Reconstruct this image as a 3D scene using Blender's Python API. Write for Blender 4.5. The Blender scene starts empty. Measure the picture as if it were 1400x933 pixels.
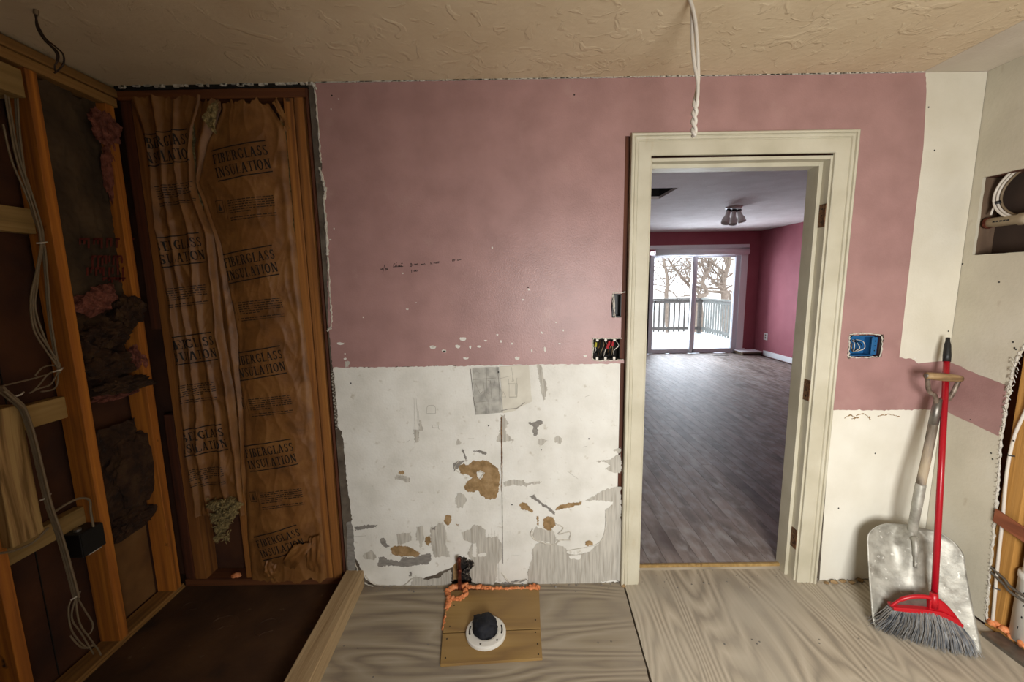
import bpy, bmesh, math, random
from mathutils import Vector, Matrix, noise
from mathutils.geometry import tessellate_polygon
random.seed(7)
sc = bpy.context.scene
COL = sc.collection
# ------------------------------------------------------------------ camera
FPX, PIT, ROL, YAW, CH_, CD = 560.0, .1404, -.0154, -.0038, 1.5536, 1.9384
_cy, _sy, _cp, _sp = math.cos(YAW), math.sin(YAW), math.cos(PIT), math.sin(PIT)
FW = Vector((_sy*_cp, _cy*_cp, -_sp)); _r = Vector((_cy, -_sy, 0)); _u = _r.cross(FW)
RT = _r*math.cos(ROL)+_u*math.sin(ROL); UP = -_r*math.sin(ROL)+_u*math.cos(ROL)
CAM = Vector((0, -CD, CH_))
cd = bpy.data.cameras.new('camera'); cam = bpy.data.objects.new('camera', cd); COL.objects.link(cam)
M3 = Matrix((RT, UP, -FW)).transposed()
cam.matrix_world = Matrix.Translation(CAM) @ M3.to_4x4()
cd.sensor_width = 36; cd.lens = FPX/1400*36; cd.clip_start = .02; cd.clip_end = 200
sc.camera = cam
def at(px, py, ax, v):
    """point of the plane axis=v that the photograph shows at a pixel"""
    d = FW + RT*((px-700)/FPX) - UP*((py-466.5)/FPX)
    return CAM + d*((v-CAM[ax])/d[ax])
# ------------------------------------------------------------------ world and lights
w = bpy.data.worlds.new('overcast_sky'); sc.world = w; w.use_nodes = True
bg = w.node_tree.nodes['Background']; bg.inputs[0].default_value = (.86, .93, 1, 1); bg.inputs[1].default_value = 3.2
def area(name, loc, size, power, col, look, spread=3.14):
    l = bpy.data.lights.new(name, 'AREA'); l.shape = 'RECTANGLE'; l.size, l.size_y = size; l.energy = power; l.color = col; l.spread = spread
    o = bpy.data.objects.new(name, l); COL.objects.link(o); o.location = loc
    o.rotation_euler = (Vector(look)-Vector(loc)).to_track_quat('-Z', 'Y').to_euler(); return o
area('window_daylight', (.70, -2.60, 1.22), (.80, .80), 49, (1, .985, .955), (1.7, 0, .40), 2.45)
area('patio_daylight', (3.45, 6.9, 1.25), (1.7, 1.9), 130, (.80, .89, 1), (3.3, 0, 1.2))
sc.view_settings.view_transform = 'Standard'; sc.view_settings.look = 'None'
sc.view_settings.exposure = 0.0; sc.view_settings.gamma = 1; sc.view_settings.use_curve_mapping = False
# ------------------------------------------------------------------ materials
def lin(h):
    h = h.lstrip('#'); c = [int(h[i:i+2], 16)/255 for i in (0, 2, 4)]
    return tuple([(x/12.92 if x <= .04045 else ((x+.055)/1.055)**2.4) for x in c])+(1,)
def newmat(name):
    m = bpy.data.materials.new(name); m.use_nodes = True; return m, m.node_tree, m.node_tree.nodes['Principled BSDF']
def mat(name, cols, scale=20., stretch=(1, 1, 1), rough=.7, bump=.0, bscale=60., metal=0., detail=6., contrast=(.35, .65), rand=0., spots=None, dist=0.):
    m, nt, p = newmat(name); N, L = nt.nodes, nt.links
    tc = N.new('ShaderNodeTexCoord'); mp = N.new('ShaderNodeMapping'); mp.inputs['Scale'].default_value = stretch
    L.new(tc.outputs['Object'], mp.inputs[0])
    vec = mp.outputs[0]
    if rand:
        oi = N.new('ShaderNodeObjectInfo'); ml = N.new('ShaderNodeMath'); ml.operation = 'MULTIPLY'; ml.inputs[1].default_value = 37.
        L.new(oi.outputs['Random'], ml.inputs[0])
        va = N.new('ShaderNodeVectorMath'); va.operation = 'ADD'; L.new(vec, va.inputs[0]); L.new(ml.outputs[0], va.inputs[1]); vec = va.outputs[0]
    n = N.new('ShaderNodeTexNoise'); n.inputs['Scale'].default_value = scale; n.inputs['Detail'].default_value = detail; n.inputs['Distortion'].default_value = dist
    L.new(vec, n.inputs['Vector'])
    cr = N.new('ShaderNodeValToRGB'); e = cr.color_ramp.elements
    e[0].position, e[1].position = contrast; e[0].color = lin(cols[0]); e[1].color = lin(cols[-1])
    for i, c in enumerate(cols[1:-1]):
        x = e.new(contrast[0]+(contrast[1]-contrast[0])*(i+1)/(len(cols)-1)); x.color = lin(c)
    L.new(n.outputs[0], cr.inputs[0]); out = cr.outputs[0]
    if rand:
        hs = N.new('ShaderNodeHueSaturation'); mr = N.new('ShaderNodeMapRange'); mr.inputs[3].default_value = 1-rand; mr.inputs[4].default_value = 1+rand
        L.new(oi.outputs['Random'], mr.inputs[0]); L.new(mr.outputs[0], hs.inputs['Value']); L.new(out, hs.inputs['Color']); out = hs.outputs[0]
    if spots:
        for (c, s, t0, t1, st) in spots:
            mp2 = N.new('ShaderNodeMapping'); mp2.inputs['Scale'].default_value = st; L.new(tc.outputs['Object'], mp2.inputs[0])
            if rand:
                L.new(mp2.outputs[0], (va2 := N.new('ShaderNodeVectorMath')).inputs[0]); L.new(ml.outputs[0], va2.inputs[1]); va2.operation = 'ADD'; mp2 = va2
            n2 = N.new('ShaderNodeTexNoise'); n2.inputs['Scale'].default_value = s; n2.inputs['Detail'].default_value = 8; L.new(mp2.outputs[0], n2.inputs['Vector'])
            r2 = N.new('ShaderNodeMapRange'); r2.inputs[1].default_value = t0; r2.inputs[2].default_value = t1; L.new(n2.outputs[0], r2.inputs[0])
            mx = N.new('ShaderNodeMixRGB'); mx.inputs[2].default_value = lin(c); L.new(r2.outputs[0], mx.inputs[0]); L.new(out, mx.inputs[1]); out = mx.outputs[0]
    L.new(out, p.inputs['Base Color'])
    p.inputs['Roughness'].default_value = rough; p.inputs['Metallic'].default_value = metal
    if bump:
        nb = N.new('ShaderNodeTexNoise'); nb.inputs['Scale'].default_value = bscale; nb.inputs['Detail'].default_value = 5; L.new(vec, nb.inputs['Vector'])
        b = N.new('ShaderNodeBump'); b.inputs['Strength'].default_value = bump; b.inputs['Distance'].default_value = .01
        L.new(nb.outputs[0], b.inputs['Height']); L.new(b.outputs[0], p.inputs['Normal'])
    return m
def wood(name, cols, axis=2, rough=.75, rand=.12, fine=14., long=.5, knots=None, contrast=(.3, .7), dist=1.2, bump=.25):
    st = [fine]*3; st[axis] = long
    sp = None
    if knots: sp = [(knots, 9., .69, .74, (1, 1, 1))]
    return mat(name, cols, scale=2.2, stretch=tuple(st), rough=rough, bump=bump, bscale=5., detail=8, contrast=contrast, rand=rand, spots=sp, dist=dist)
def plain(name, c, rough=.5, metal=0., emit=0., alpha=1., trans=0.):
    m, nt, p = newmat(name); p.inputs['Base Color'].default_value = lin(c); p.inputs['Roughness'].default_value = rough; p.inputs['Metallic'].default_value = metal
    if trans: p.inputs['Transmission Weight'].default_value = trans
    return m
def plymat(name, c0, c1, c2, axis, s=1., w1=.0, rings=9., dust='#8d8579', rough=.8):
    """rotary cut plywood: cathedral figure from a noise field cut in rings, plus dust"""
    m, nt, p = newmat(name); N, L = nt.nodes, nt.links
    tc = N.new('ShaderNodeTexCoord'); mp = N.new('ShaderNodeMapping'); st = [3.2*s, 3.2*s, 1]; st[axis] = .55*s; mp.inputs['Scale'].default_value = st
    L.new(tc.outputs['Object'], mp.inputs[0])
    n = N.new('ShaderNodeTexNoise'); n.inputs['Scale'].default_value = 1.; n.inputs['Detail'].default_value = 1.5; n.inputs['Distortion'].default_value = .4; L.new(mp.outputs[0], n.inputs['Vector'])
    ml = N.new('ShaderNodeMath'); ml.operation = 'MULTIPLY'; ml.inputs[1].default_value = rings; L.new(n.outputs[0], ml.inputs[0])
    pp = N.new('ShaderNodeMath'); pp.operation = 'PINGPONG'; pp.inputs[1].default_value = .5; L.new(ml.outputs[0], pp.inputs[0])
    mp3 = N.new('ShaderNodeMapping'); st = [60., 60., 1]; st[axis] = 2.; mp3.inputs['Scale'].default_value = st; L.new(tc.outputs['Object'], mp3.inputs[0])
    n3 = N.new('ShaderNodeTexNoise'); n3.inputs['Scale'].default_value = 1.; n3.inputs['Detail'].default_value = 4; L.new(mp3.outputs[0], n3.inputs['Vector'])
    ad = N.new('ShaderNodeMath'); ad.operation = 'MULTIPLY_ADD'; ad.inputs[1].default_value = .55; L.new(n3.outputs[0], ad.inputs[0]); L.new(pp.outputs[0], ad.inputs[2])
    cr = N.new('ShaderNodeValToRGB'); e = cr.color_ramp.elements; e[0].position = .3; e[0].color = lin(c0); e[1].position = .85; e[1].color = lin(c2); x = e.new(.52); x.color = lin(c1)
    L.new(ad.outputs[0], cr.inputs[0])
    n4 = N.new('ShaderNodeTexNoise'); n4.inputs['Scale'].default_value = 2.6; n4.inputs['Detail'].default_value = 8; L.new(tc.outputs['Object'], n4.inputs['Vector'])
    r4 = N.new('ShaderNodeMapRange'); r4.inputs[1].default_value = .42; r4.inputs[2].default_value = .68; r4.inputs[4].default_value = .75; L.new(n4.outputs[0], r4.inputs[0])
    mx = N.new('ShaderNodeMixRGB'); mx.inputs[2].default_value = lin(dust); L.new(r4.outputs[0], mx.inputs[0]); L.new(cr.outputs[0], mx.inputs[1])
    L.new(mx.outputs[0], p.inputs['Base Color']); p.inputs['Roughness'].default_value = rough
    b = N.new('ShaderNodeBump'); b.inputs['Strength'].default_value = .35; b.inputs['Distance'].default_value = .004; L.new(ad.outputs[0], b.inputs['Height']); L.new(b.outputs[0], p.inputs['Normal'])
    return m
MT = {}
MT['pink'] = mat('dusty_rose_paint', ['#9b7773', '#a27d79', '#a8827e'], 7, rough=.42, bump=.10, bscale=160, spots=[('#ab8a83', 9, .62, .85, (1, 1, 1))])
MT['pink_far'] = mat('rose_paint_far', ['#9c525d', '#a25863'], 5, rough=.75)
MT['white'] = mat('skim_coat_white', ['#d0cdc4', '#dad7cf', '#e0ded7'], 6, rough=.8, bump=.15, bscale=90, spots=[('#bcb5a6', 30, .62, .75, (1, .1, 1))])
MT['primer'] = mat('primer_cream', ['#cfc8b6', '#d8d2c2'], 5, rough=.8, bump=.12, bscale=90)
MT['primer_low'] = mat('primer_low_white', ['#dad5c6', '#e3dfd2'], 5, rough=.7, bump=.1, bscale=70)
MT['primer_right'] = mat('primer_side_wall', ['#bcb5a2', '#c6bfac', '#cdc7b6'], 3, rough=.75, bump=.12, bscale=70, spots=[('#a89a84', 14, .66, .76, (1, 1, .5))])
MT['gray_paper'] = mat('gray_drywall_paper', ['#a39d92', '#b4afa5', '#c0bbb0'], 30, stretch=(3, 1, .25), rough=.9)
MT['dark_paper'] = mat('dark_gray_paper', ['#77726c', '#8b867f'], 30, stretch=(1, 1, 3), rough=.9)
MT['brown_paper'] = mat('brown_torn_paper', ['#7d6442', '#927650', '#a08560'], 25, rough=.9, bump=.5, bscale=80)
MT['board'] = mat('bare_wall_board', ['#4a4036', '#5b5146', '#6a6053'], 14, rough=.95, bump=.4, bscale=60)
MT['trim'] = mat('cream_trim_paint', ['#b6af99', '#c0b9a4', '#c7c1ad'], 5, rough=.5, bump=.08, bscale=60, spots=[('#b7a98c', 14, .68, .8, (1, 1, .3))])
MT['trim_dark'] = mat('cream_jamb_paint', ['#b3a78d', '#bdb299'], 5, rough=.5)
def ceilmat(name, a, b, c):
    m, nt, p = newmat(name); N, L = nt.nodes, nt.links
    tc = N.new('ShaderNodeTexCoord'); n = N.new('ShaderNodeTexNoise'); n.inputs['Scale'].default_value = 5; n.inputs['Detail'].default_value = 6; L.new(tc.outputs['Object'], n.inputs['Vector'])
    cr = N.new('ShaderNodeValToRGB'); e = cr.color_ramp.elements; e[0].position = .3; e[1].position = .7; e[0].color = lin(a); e[1].color = lin(b); L.new(n.outputs[0], cr.inputs[0]); L.new(cr.outputs[0], p.inputs['Base Color'])
    n1 = N.new('ShaderNodeTexNoise'); n1.inputs['Scale'].default_value = 10; n1.inputs['Detail'].default_value = 4; n1.inputs['Distortion'].default_value = 1.6; L.new(tc.outputs['Object'], n1.inputs['Vector'])
    r1 = N.new('ShaderNodeMapRange'); r1.inputs[1].default_value = .56; r1.inputs[2].default_value = .63; L.new(n1.outputs[0], r1.inputs[0])
    n2 = N.new('ShaderNodeTexNoise'); n2.inputs['Scale'].default_value = 45; n2.inputs['Detail'].default_value = 5; L.new(tc.outputs['Object'], n2.inputs['Vector'])
    ma = N.new('ShaderNodeMath'); ma.operation = 'MULTIPLY_ADD'; ma.inputs[1].default_value = .9; L.new(n2.outputs[0], ma.inputs[0]); L.new(r1.outputs[0], ma.inputs[2])
    bb = N.new('ShaderNodeBump'); bb.inputs['Strength'].default_value = c; bb.inputs['Distance'].default_value = .006; L.new(ma.outputs[0], bb.inputs['Height']); L.new(bb.outputs[0], p.inputs['Normal']); p.inputs['Roughness'].default_value = .85
    return m
MT['ceiling'] = ceilmat('textured_ceiling_tan', '#cbb797', '#d6c4a5', .42)
MT['ceiling_far'] = ceilmat('textured_ceiling_far', '#d6ccc9', '#e2dad8', .4)
MT['ceil_white'] = mat('ceiling_skim_strip', ['#c2b7a6', '#cdc3b3'], 5, rough=.85, bump=.12, bscale=80)
MT['stud'] = wood('aged_pine_vertical', ['#7a4616', '#a3601d', '#bd7626'], 2, knots='#2c1608')
MT['stud_back'] = wood('aged_pine_back', ['#6b401a', '#8b5622', '#a26a2d'], 2, knots='#2c1608')
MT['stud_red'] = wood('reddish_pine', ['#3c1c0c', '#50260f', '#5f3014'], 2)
MT['plate'] = wood('aged_plate_x', ['#4a2711', '#623516', '#73431e'], 0, knots='#2c1608')
MT['plate_y'] = wood('aged_plate_y', ['#6b4a24', '#86602f', '#9a7340'], 1, knots='#2c1608')
MT['newy'] = wood('new_pine_y', ['#80663a', '#987a47', '#ab8d58'], 1, fine=10, knots='#5a3a1a')
MT['newz'] = wood('new_pine_z', ['#6e5229', '#957447', '#a98a57'], 2, fine=7, dist=3, knots='#4a2f14', contrast=(.4, .62))
MT['curb'] = wood('curb_lumber', ['#907653', '#a88e69', '#b69e79'], 1, fine=26, rand=.02, long=.7, knots='#553f28')
MT['fiberboard'] = mat('brown_sheathing', ['#33190a', '#42220d', '#4d2a11'], 5, rough=.9, bump=.2, bscale=60)
MT['kraft'] = mat('kraft_paper', ['#65401b', '#7a4f24', '#885d2e'], 9, rough=.55, bump=.35, bscale=26, contrast=(.3, .7), dist=.8)
MT['ink'] = plain('kraft_ink', '#120c07', .8)
MT['fineink'] = plain('kraft_fine_ink', '#2c1e12', .8)
MT['redink'] = plain('faded_red_ink', '#5c1d10', .8)
MT['dusty'] = mat('dusty_paper_facing', ['#33271a', '#443422', '#54422d'], 7, rough=.95, bump=.35, bscale=22, stretch=(1, 1, .6))
MT['pinkwool'] = mat('pink_fibreglass', ['#5c3026', '#7a4538', '#8e5546'], 40, rough=1, bump=1., bscale=120)
MT['brownwool'] = mat('dusty_fibreglass', ['#26150a', '#382211', '#46301a'], 18, rough=1, bump=1., bscale=50)
MT['yellowwool'] = mat('yellow_fibreglass', ['#5f5232', '#8a774c', '#a39062'], 60, rough=1, bump=1., bscale=100)
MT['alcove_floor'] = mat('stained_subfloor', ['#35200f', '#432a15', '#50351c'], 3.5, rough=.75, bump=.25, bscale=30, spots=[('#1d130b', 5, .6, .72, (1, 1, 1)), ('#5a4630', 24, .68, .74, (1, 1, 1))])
MT['ply_l'] = plymat('weathered_plywood_grey', '#7a6d5e', '#92856f', '#a59986', 0, 1., rings=18, dust='#998e7d')
MT['ply_r'] = plymat('weathered_plywood_tan', '#958a79', '#ada08c', '#c2b6a2', 1, 1.0, rings=24, dust='#b3a997')
MT['ply_new'] = plymat('fresh_plywood_tan', '#806238', '#92733f', '#9d7f4c', 0, 1.3, rings=7, dust='#8d7046', rough=.65)
MT['plank'] = mat('dusty_oak_plank', ['#695a50', '#86766d', '#9b8e87'], 3., stretch=(5, .9, 1), rough=.6, bump=.12, bscale=6, rand=.16, spots=[('#aaa5a1', 10, .46, .80, (1.6, .9, 1)), ('#5f5046', 6, .52, .85, (1.6, .8, 1)), ('#4f3a2e', 1.5, .58, .75, (1, 1, 1))])
MT['cable'] = plain('white_cable_jacket', '#cfc7bb', .45)
MT['cable_old'] = plain('old_cable_jacket', '#77664f', .6)
MT['dark_cable'] = plain('dark_cable', '#2a1710', .6)
MT['black'] = plain('black_plastic', '#141313', .5)
MT['hole'] = plain('dark_cavity', '#120e0a', .9)
MT['steel'] = mat('scuffed_aluminium', ['#8f8c82', '#a5a297', '#b5b2a7'], 20, rough=.5, metal=.35, bump=.12, bscale=70, spots=[('#7c776c', 14, .56, .72, (1, 1, 1)), ('#d8d5cc', 45, .64, .7, (1, 1, 1))])
MT['dull_steel'] = mat('dull_steel', ['#76716a', '#8b867e'], 30, rough=.45, metal=.8)
MT['fork_steel'] = mat('rusty_fork_steel', ['#4f4238', '#7a6a5c', '#a09384'], 30, rough=.5, metal=.35)
MT['recess'] = mat('recess_back_dark', ['#2a1d15', '#3a2a1f'], 8, rough=.95)
MT['recess_wood'] = mat('recess_wood', ['#5a4636', '#6e5845'], 20, stretch=(1, 1, .2), rough=.9)
MT['oldwood'] = wood('worn_handle', ['#5c5142', '#85786a', '#a8987f'], 2, fine=9, long=1.5, rough=.7, rand=.0, contrast=(.35, .6))
MT['grip'] = wood('worn_grip', ['#6d5436', '#937650', '#ab8f68'], 0, fine=12, rand=0)
MT['red'] = plain('red_plastic', '#b3121f', .35)
MT['red_tube'] = plain('red_enamel_tube', '#a51020', .3)
MT['bristle'] = mat('grey_bristle', ['#3d4148', '#6b6e72', '#8f9090'], 30, rough=.7, rand=.3)
MT['pvc'] = plain('white_pvc', '#dcd8cf', .35)
MT['cpvc'] = plain('cream_cpvc', '#b9ab93', .45)
MT['foam'] = mat('orange_foam', ['#c8703f', '#dd8853', '#e89b6c'], 60, rough=.8, bump=.5, bscale=80)
MT['copper'] = mat('tarnished_copper', ['#4a2218', '#6e382a', '#85503f'], 40, rough=.45, metal=.7)
MT['plug'] = mat('navy_rag', ['#07080f', '#0e111d'], 40, rough=.8, bump=.4, bscale=60)
MT['blue'] = plain('blue_box_plastic', '#1b5a8c', .4)
MT['bare_copper'] = plain('bare_wire', '#8c6a40', .35, .8)
MT['yellow'] = plain('yellow_connector', '#a39a2c', .5)
MT['redwire'] = plain('red_connector', '#a01c26', .5)
MT['ink_marker'] = plain('marker_ink', '#20120f', .6)
MT['pencil'] = plain('pencil_line', '#8a8478', .8)
MT['photocopy'] = mat('photocopy_grey', ['#8f8d86', '#a8a59d', '#b9b6ad'], 22, rough=.8, spots=[('#7c7a75', 30, .6, .75, (1, 1, .3))])
MT['sketch'] = mat('sketch_paper', ['#c6c0b2', '#d2cdbf'], 12, rough=.8)
MT['alum'] = plain('door_frame_aluminium', '#dde1e8', .4, .0)
MT['trim_far'] = plain('far_trim_white', '#f2f2f4', .5)
MT['blind'] = plain('roller_blind', '#f6f7fa', .7)
MT['rail'] = mat('weathered_rail', ['#80837f', '#929591'], 10, rough=.8)
MT['rail_silhouette'] = mat('weathered_rail_backlit', ['#55514d', '#67635e'], 10, rough=.8)  # darker copy of the rail colour, backlit silhouette painted in
MT['deck'] = mat('snowy_deck', ['#c9d2d8', '#dde4e8'], 6, rough=.9)
MT['bark'] = mat('tree_bark', ['#786a5e', '#8d7e71'], 10, rough=.9)
MT['snow'] = mat('pale_hillside', ['#cfccc6', '#e6e6e4'], .8, rough=1)
MT['shade'] = plain('spot_shade_glass', '#f0ebe8', .4)
MT['outlet'] = plain('outlet_plastic', '#d8d4d0', .4)
MT['strap'] = wood('brown_strap', ['#6b3a22', '#84492c', '#935636'], 1, rand=0)
MT['rust'] = mat('rusty_hinge_plate', ['#4a3020', '#6a4a30', '#80603e'], 60, rough=.6, metal=.4)
MT['bay_right'] = mat('right_bay_board', ['#5f3f1e', '#724e26', '#7f5a30'], 6, rough=.9)
MT['stud_right'] = wood('right_pine', ['#96692c', '#b07f3c', '#c08f4c'], 2, knots='#5a3212')
MT['plaster'] = mat('broken_plaster', ['#b9b2a5', '#d6d0c4'], 60, rough=1, bump=.8, bscale=120)
MT['steel_wool'] = mat('hole_debris', ['#15100d', '#3f362e', '#a39c90'], 70, rough=1, contrast=(.45, .7))
MT['glass'] = None
def glassmat():
    m, nt, p = newmat('window_glass'); N, L = nt.nodes, nt.links
    t = N.new('ShaderNodeBsdfTransparent'); g = N.new('ShaderNodeBsdfGlossy'); g.inputs['Roughness'].default_value = .02; f = N.new('ShaderNodeFresnel'); f.inputs[0].default_value = 1.2
    mx = N.new('ShaderNodeMixShader'); L.new(f.outputs[0], mx.inputs[0]); L.new(t.outputs[0], mx.inputs[1]); L.new(g.outputs[0], mx.inputs[2]); L.new(mx.outputs[0], N['Material Output'].inputs['Surface']); return m
MT['glass'] = glassmat()
# ------------------------------------------------------------------ mesh helpers
class MB:
    def __init__(s): s.v = []; s.f = []
    def add(s, vs, fs):
        b = len(s.v); s.v += [tuple(v) for v in vs]; s.f += [tuple(i+b for i in f) for f in fs]; return s
    def box(s, x0, x1, y0, y1, z0, z1, mtx=None):
        vs = [Vector((x, y, z)) for z in (z0, z1) for y in (y0, y1) for x in (x0, x1)]
        if mtx: vs = [mtx @ v for v in vs]
        return s.add(vs, [(0, 2, 3, 1), (4, 5, 7, 6), (0, 1, 5, 4), (2, 6, 7, 3), (0, 4, 6, 2), (1, 3, 7, 5)])
    def tube(s, pts, r, n=8, cap=True):
        pts = [Vector(p) for p in pts]; k = len(pts); rs = r if isinstance(r, (list, tuple)) else [r]*k
        t0 = (pts[1]-pts[0]).normalized(); a = Vector((0, 0, 1)) if abs(t0.z) < .9 else Vector((1, 0, 0)); nrm = t0.cross(a).normalized(); vs = []
        for i, p in enumerate(pts):
            t = (pts[min(i+1, k-1)]-pts[max(i-1, 0)]).normalized(); nrm = (nrm-t*nrm.dot(t)).normalized(); b = t.cross(nrm)
            for j in range(n): q = 2*math.pi*j/n; vs.append(p+(nrm*math.cos(q)+b*math.sin(q))*rs[i])
        fs = [(i*n+j, i*n+(j+1) % n, (i+1)*n+(j+1) % n, (i+1)*n+j) for i in range(k-1) for j in range(n)]
        if cap: fs += [tuple(range(n))[::-1], tuple((k-1)*n+j for j in range(n))]
        return s.add(vs, fs)
    def lathe(s, prof, origin, axis=(0, 0, 1), n=24):
        ax = Vector(axis).normalized(); a = Vector((0, 0, 1)) if abs(ax.z) < .9 else Vector((1, 0, 0)); e1 = ax.cross(a).normalized(); e2 = ax.cross(e1); o = Vector(origin)
        vs = [o+ax*h+(e1*math.cos(2*math.pi*j/n)+e2*math.sin(2*math.pi*j/n))*r for r, h in prof for j in range(n)]
        return s.add(vs, [(i*n+j, i*n+(j+1) % n, (i+1)*n+(j+1) % n, (i+1)*n+j) for i in range(len(prof)-1) for j in range(n)])
    def grid(s, fn, nu, nv):
        vs = [fn(i/nu, j/nv) for j in range(nv+1) for i in range(nu+1)]; W = nu+1
        return s.add(vs, [(j*W+i, j*W+i+1, (j+1)*W+i+1, (j+1)*W+i) for j in range(nv) for i in range(nu)])
    def prism(s, pts, d):
        """polygon of 3d points swept by vector d"""
        pts = [Vector(p) for p in pts]; d = Vector(d); n = len(pts)
        tr = tessellate_polygon([pts]); vs = pts+[p+d for p in pts]
        return s.add(vs, [tuple(t) for t in tr]+[tuple(i+n for i in t) for t in tr]+[(i, (i+1) % n, n+(i+1) % n, n+i) for i in range(n)])
    def build(s, name, m, parent=None, smooth=False, bevel=0., fix=True):
        me = bpy.data.meshes.new(name); me.from_pydata(s.v, [], s.f)
        if fix:
            bm = bmesh.new(); bm.from_mesh(me); bmesh.ops.recalc_face_normals(bm, faces=bm.faces); bm.to_mesh(me); bm.free()
        if smooth: me.shade_smooth()
        if m is not None: me.materials.append(MT[m] if isinstance(m, str) else m)
        o = bpy.data.objects.new(name, me); COL.objects.link(o)
        if parent is not None: o.parent = parent
        if bevel:
            b = o.modifiers.new('bevel', 'BEVEL'); b.width = bevel; b.segments = 2; b.limit_method = 'ANGLE'
        return o
def tag(o, label=None, cat=None, group=None, kind=None):
    if label: o['label'] = label
    if cat: o['category'] = cat
    if group: o['group'] = group
    if kind: o['kind'] = kind
    return o
def thing(name, loc, label, cat, group=None):
    o = bpy.data.objects.new(name, None); COL.objects.link(o); o.location = loc; o.empty_display_size = .05
    return tag(o, label, cat, group)
def setsub(o, part):
    """a sub-part: its part stands at the world origin, so no inverse is needed"""
    o.parent = part; o.matrix_parent_inverse = Matrix.Identity(4); return o
def setin(o, root):
    """parent a mesh built in world coordinates under an Empty that stands away from the origin"""
    o.parent = root; o.matrix_parent_inverse = Matrix.Translation(-root.location); return o
def struct(name, loc=(0, 0, 0)):
    o = bpy.data.objects.new(name, None); COL.objects.link(o); o.location = loc; o['kind'] = 'structure'; return o
def ragged(pts, amp=.004, step=.01, seed=0, edges=None):
    """2d closed outline with jagged edges"""
    out = []; n = len(pts)
    for i in range(n):
        a = Vector(pts[i]); b = Vector(pts[(i+1) % n]); d = b-a; L = d.length
        out.append(a)
        if edges is not None and i not in edges: continue
        if L < 1e-6: continue
        k = max(1, int(L/step)); nn = Vector((-d.y, d.x))/L
        for j in range(1, k):
            p = a+d*(j/k); q = amp*(1.4*noise.noise((p.x*23+seed, p.y*23, seed*1.7))+1.3*noise.noise((p.x*90, p.y*90+seed, 3.1))+.8*noise.noise((p.x*260, p.y*260+seed, 1.1))+random.uniform(-.3, .3))
            out.append(p+nn*q)
    return out
def layer(name, m, pts, parent, depth, amp=.004, step=.01, px=True, seed=None, edges=None, plane='y', th=.0012):
    """thin ragged sheet lying on the back wall (plane y) or side wall (plane x)"""
    if px: P2 = [((q := at(a, b, 1, 0)).x, q.z) if plane == 'y' else ((q := at(a, b, 0, 2.087)).y, q.z) for a, b in pts]
    else: P2 = pts
    if seed is None: seed = random.uniform(0, 50)
    R = ragged(P2, amp, step, seed, edges)
    if plane == 'y': return MB().prism([(p[0], -depth, p[1]) for p in R], (0, th, 0)).build(name, m, parent)
    return MB().prism([(2.087-depth, p[0], p[1]) for p in R], (th, 0, 0)).build(name, m, parent)
def spl(pts, n=8):
    P = [Vector(p) for p in pts]; out = []
    for i in range(len(P)-1):
        p0, p1, p2, p3 = P[max(i-1, 0)], P[i], P[i+1], P[min(i+2, len(P)-1)]
        for j in range(n):
            t = j/n; out.append(.5*((2*p1)+(p2-p0)*t+(2*p0-5*p1+4*p2-p3)*t*t+(3*p1-p0-3*p2+p3)*t**3))
    out.append(P[-1]); return out
H = 2.44
def prism_h(loops, fn, d, name, m, parent):
    """flat sheet with holes: loops of 2d points, fn maps 2d to 3d, d thickness vector"""
    L3 = [[Vector(fn(p)) for p in l] for l in loops]; tr = tessellate_polygon(L3); mb = MB(); al = [p for l in L3 for p in l]; n = len(al); d = Vector(d)
    fs = [tuple(t) for t in tr]+[tuple(i+n for i in t) for t in tr]; b = 0
    for l in L3:
        k = len(l); fs += [(b+i, b+(i+1) % k, n+b+(i+1) % k, n+b+i) for i in range(k)]; b += k
    mb.add(al+[p+d for p in al], fs); return mb.build(name, m, parent)
def rect(x0, x1, z0, z1): return [(x0, z0), (x1, z0), (x1, z1), (x0, z1)]
Y3 = lambda dep: (lambda p: (p[0], -dep, p[1]))
# ================================================================== STRUCTURE
XL, XR = -1.744, 2.087
# ---- floor
fl = struct('floor')
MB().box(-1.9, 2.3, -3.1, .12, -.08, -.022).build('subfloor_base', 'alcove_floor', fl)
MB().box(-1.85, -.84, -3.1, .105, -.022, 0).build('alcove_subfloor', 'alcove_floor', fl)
for nm, pts, m in (('plywood_sheet', [(-.835, -1.32), (.462, -1.32), (.549, 0), (.549, .01), (-.835, .01)], 'ply_l'),
                   ('plywood_sheet', [(-.835, -3.1), (.40, -3.1), (.455, -1.328), (-.835, -1.328)], 'ply_l'),
                   ('plywood_sheet', [(.470, -1.32), (2.098, -1.32), (2.098, .012), (1.45, .012), (1.45, .092), (.62, .092), (.62, .012), (.558, .012)], 'ply_r'),
                   ('plywood_sheet', [(.41, -3.1), (2.098, -3.1), (2.098, -1.328), (.463, -1.328)], 'ply_r')):
    MB().prism([(a, b, 0) for a, b in ragged(pts, .0012, .03)], (0, 0, -.02)).build(nm, m, fl)
nb = MB()
for i in range(60):
    x, y = random.uniform(-.8, 2), random.choice([-.35-.03*random.random(), -.75, -.02, random.uniform(-1, 0)])
    nb.lathe([(0.0, .0012), (.0035, .0012), (.004, 0)], (x, y, 0), n=8)
nb.build('nail_heads', 'dull_steel', fl)['kind'] = 'stuff'
FZ = .03
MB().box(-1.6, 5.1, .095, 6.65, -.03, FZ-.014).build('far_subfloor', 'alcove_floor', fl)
MB().box(.62, 1.45, .084, .097, .018, FZ+.004).build('threshold_edge', 'newy', fl); MB().box(.62, 1.45, .088, .099, -.02, .018).build('threshold_riser', 'ply_l', fl)
x = .45; PW = .092; npl = 0
pm = {}
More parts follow.
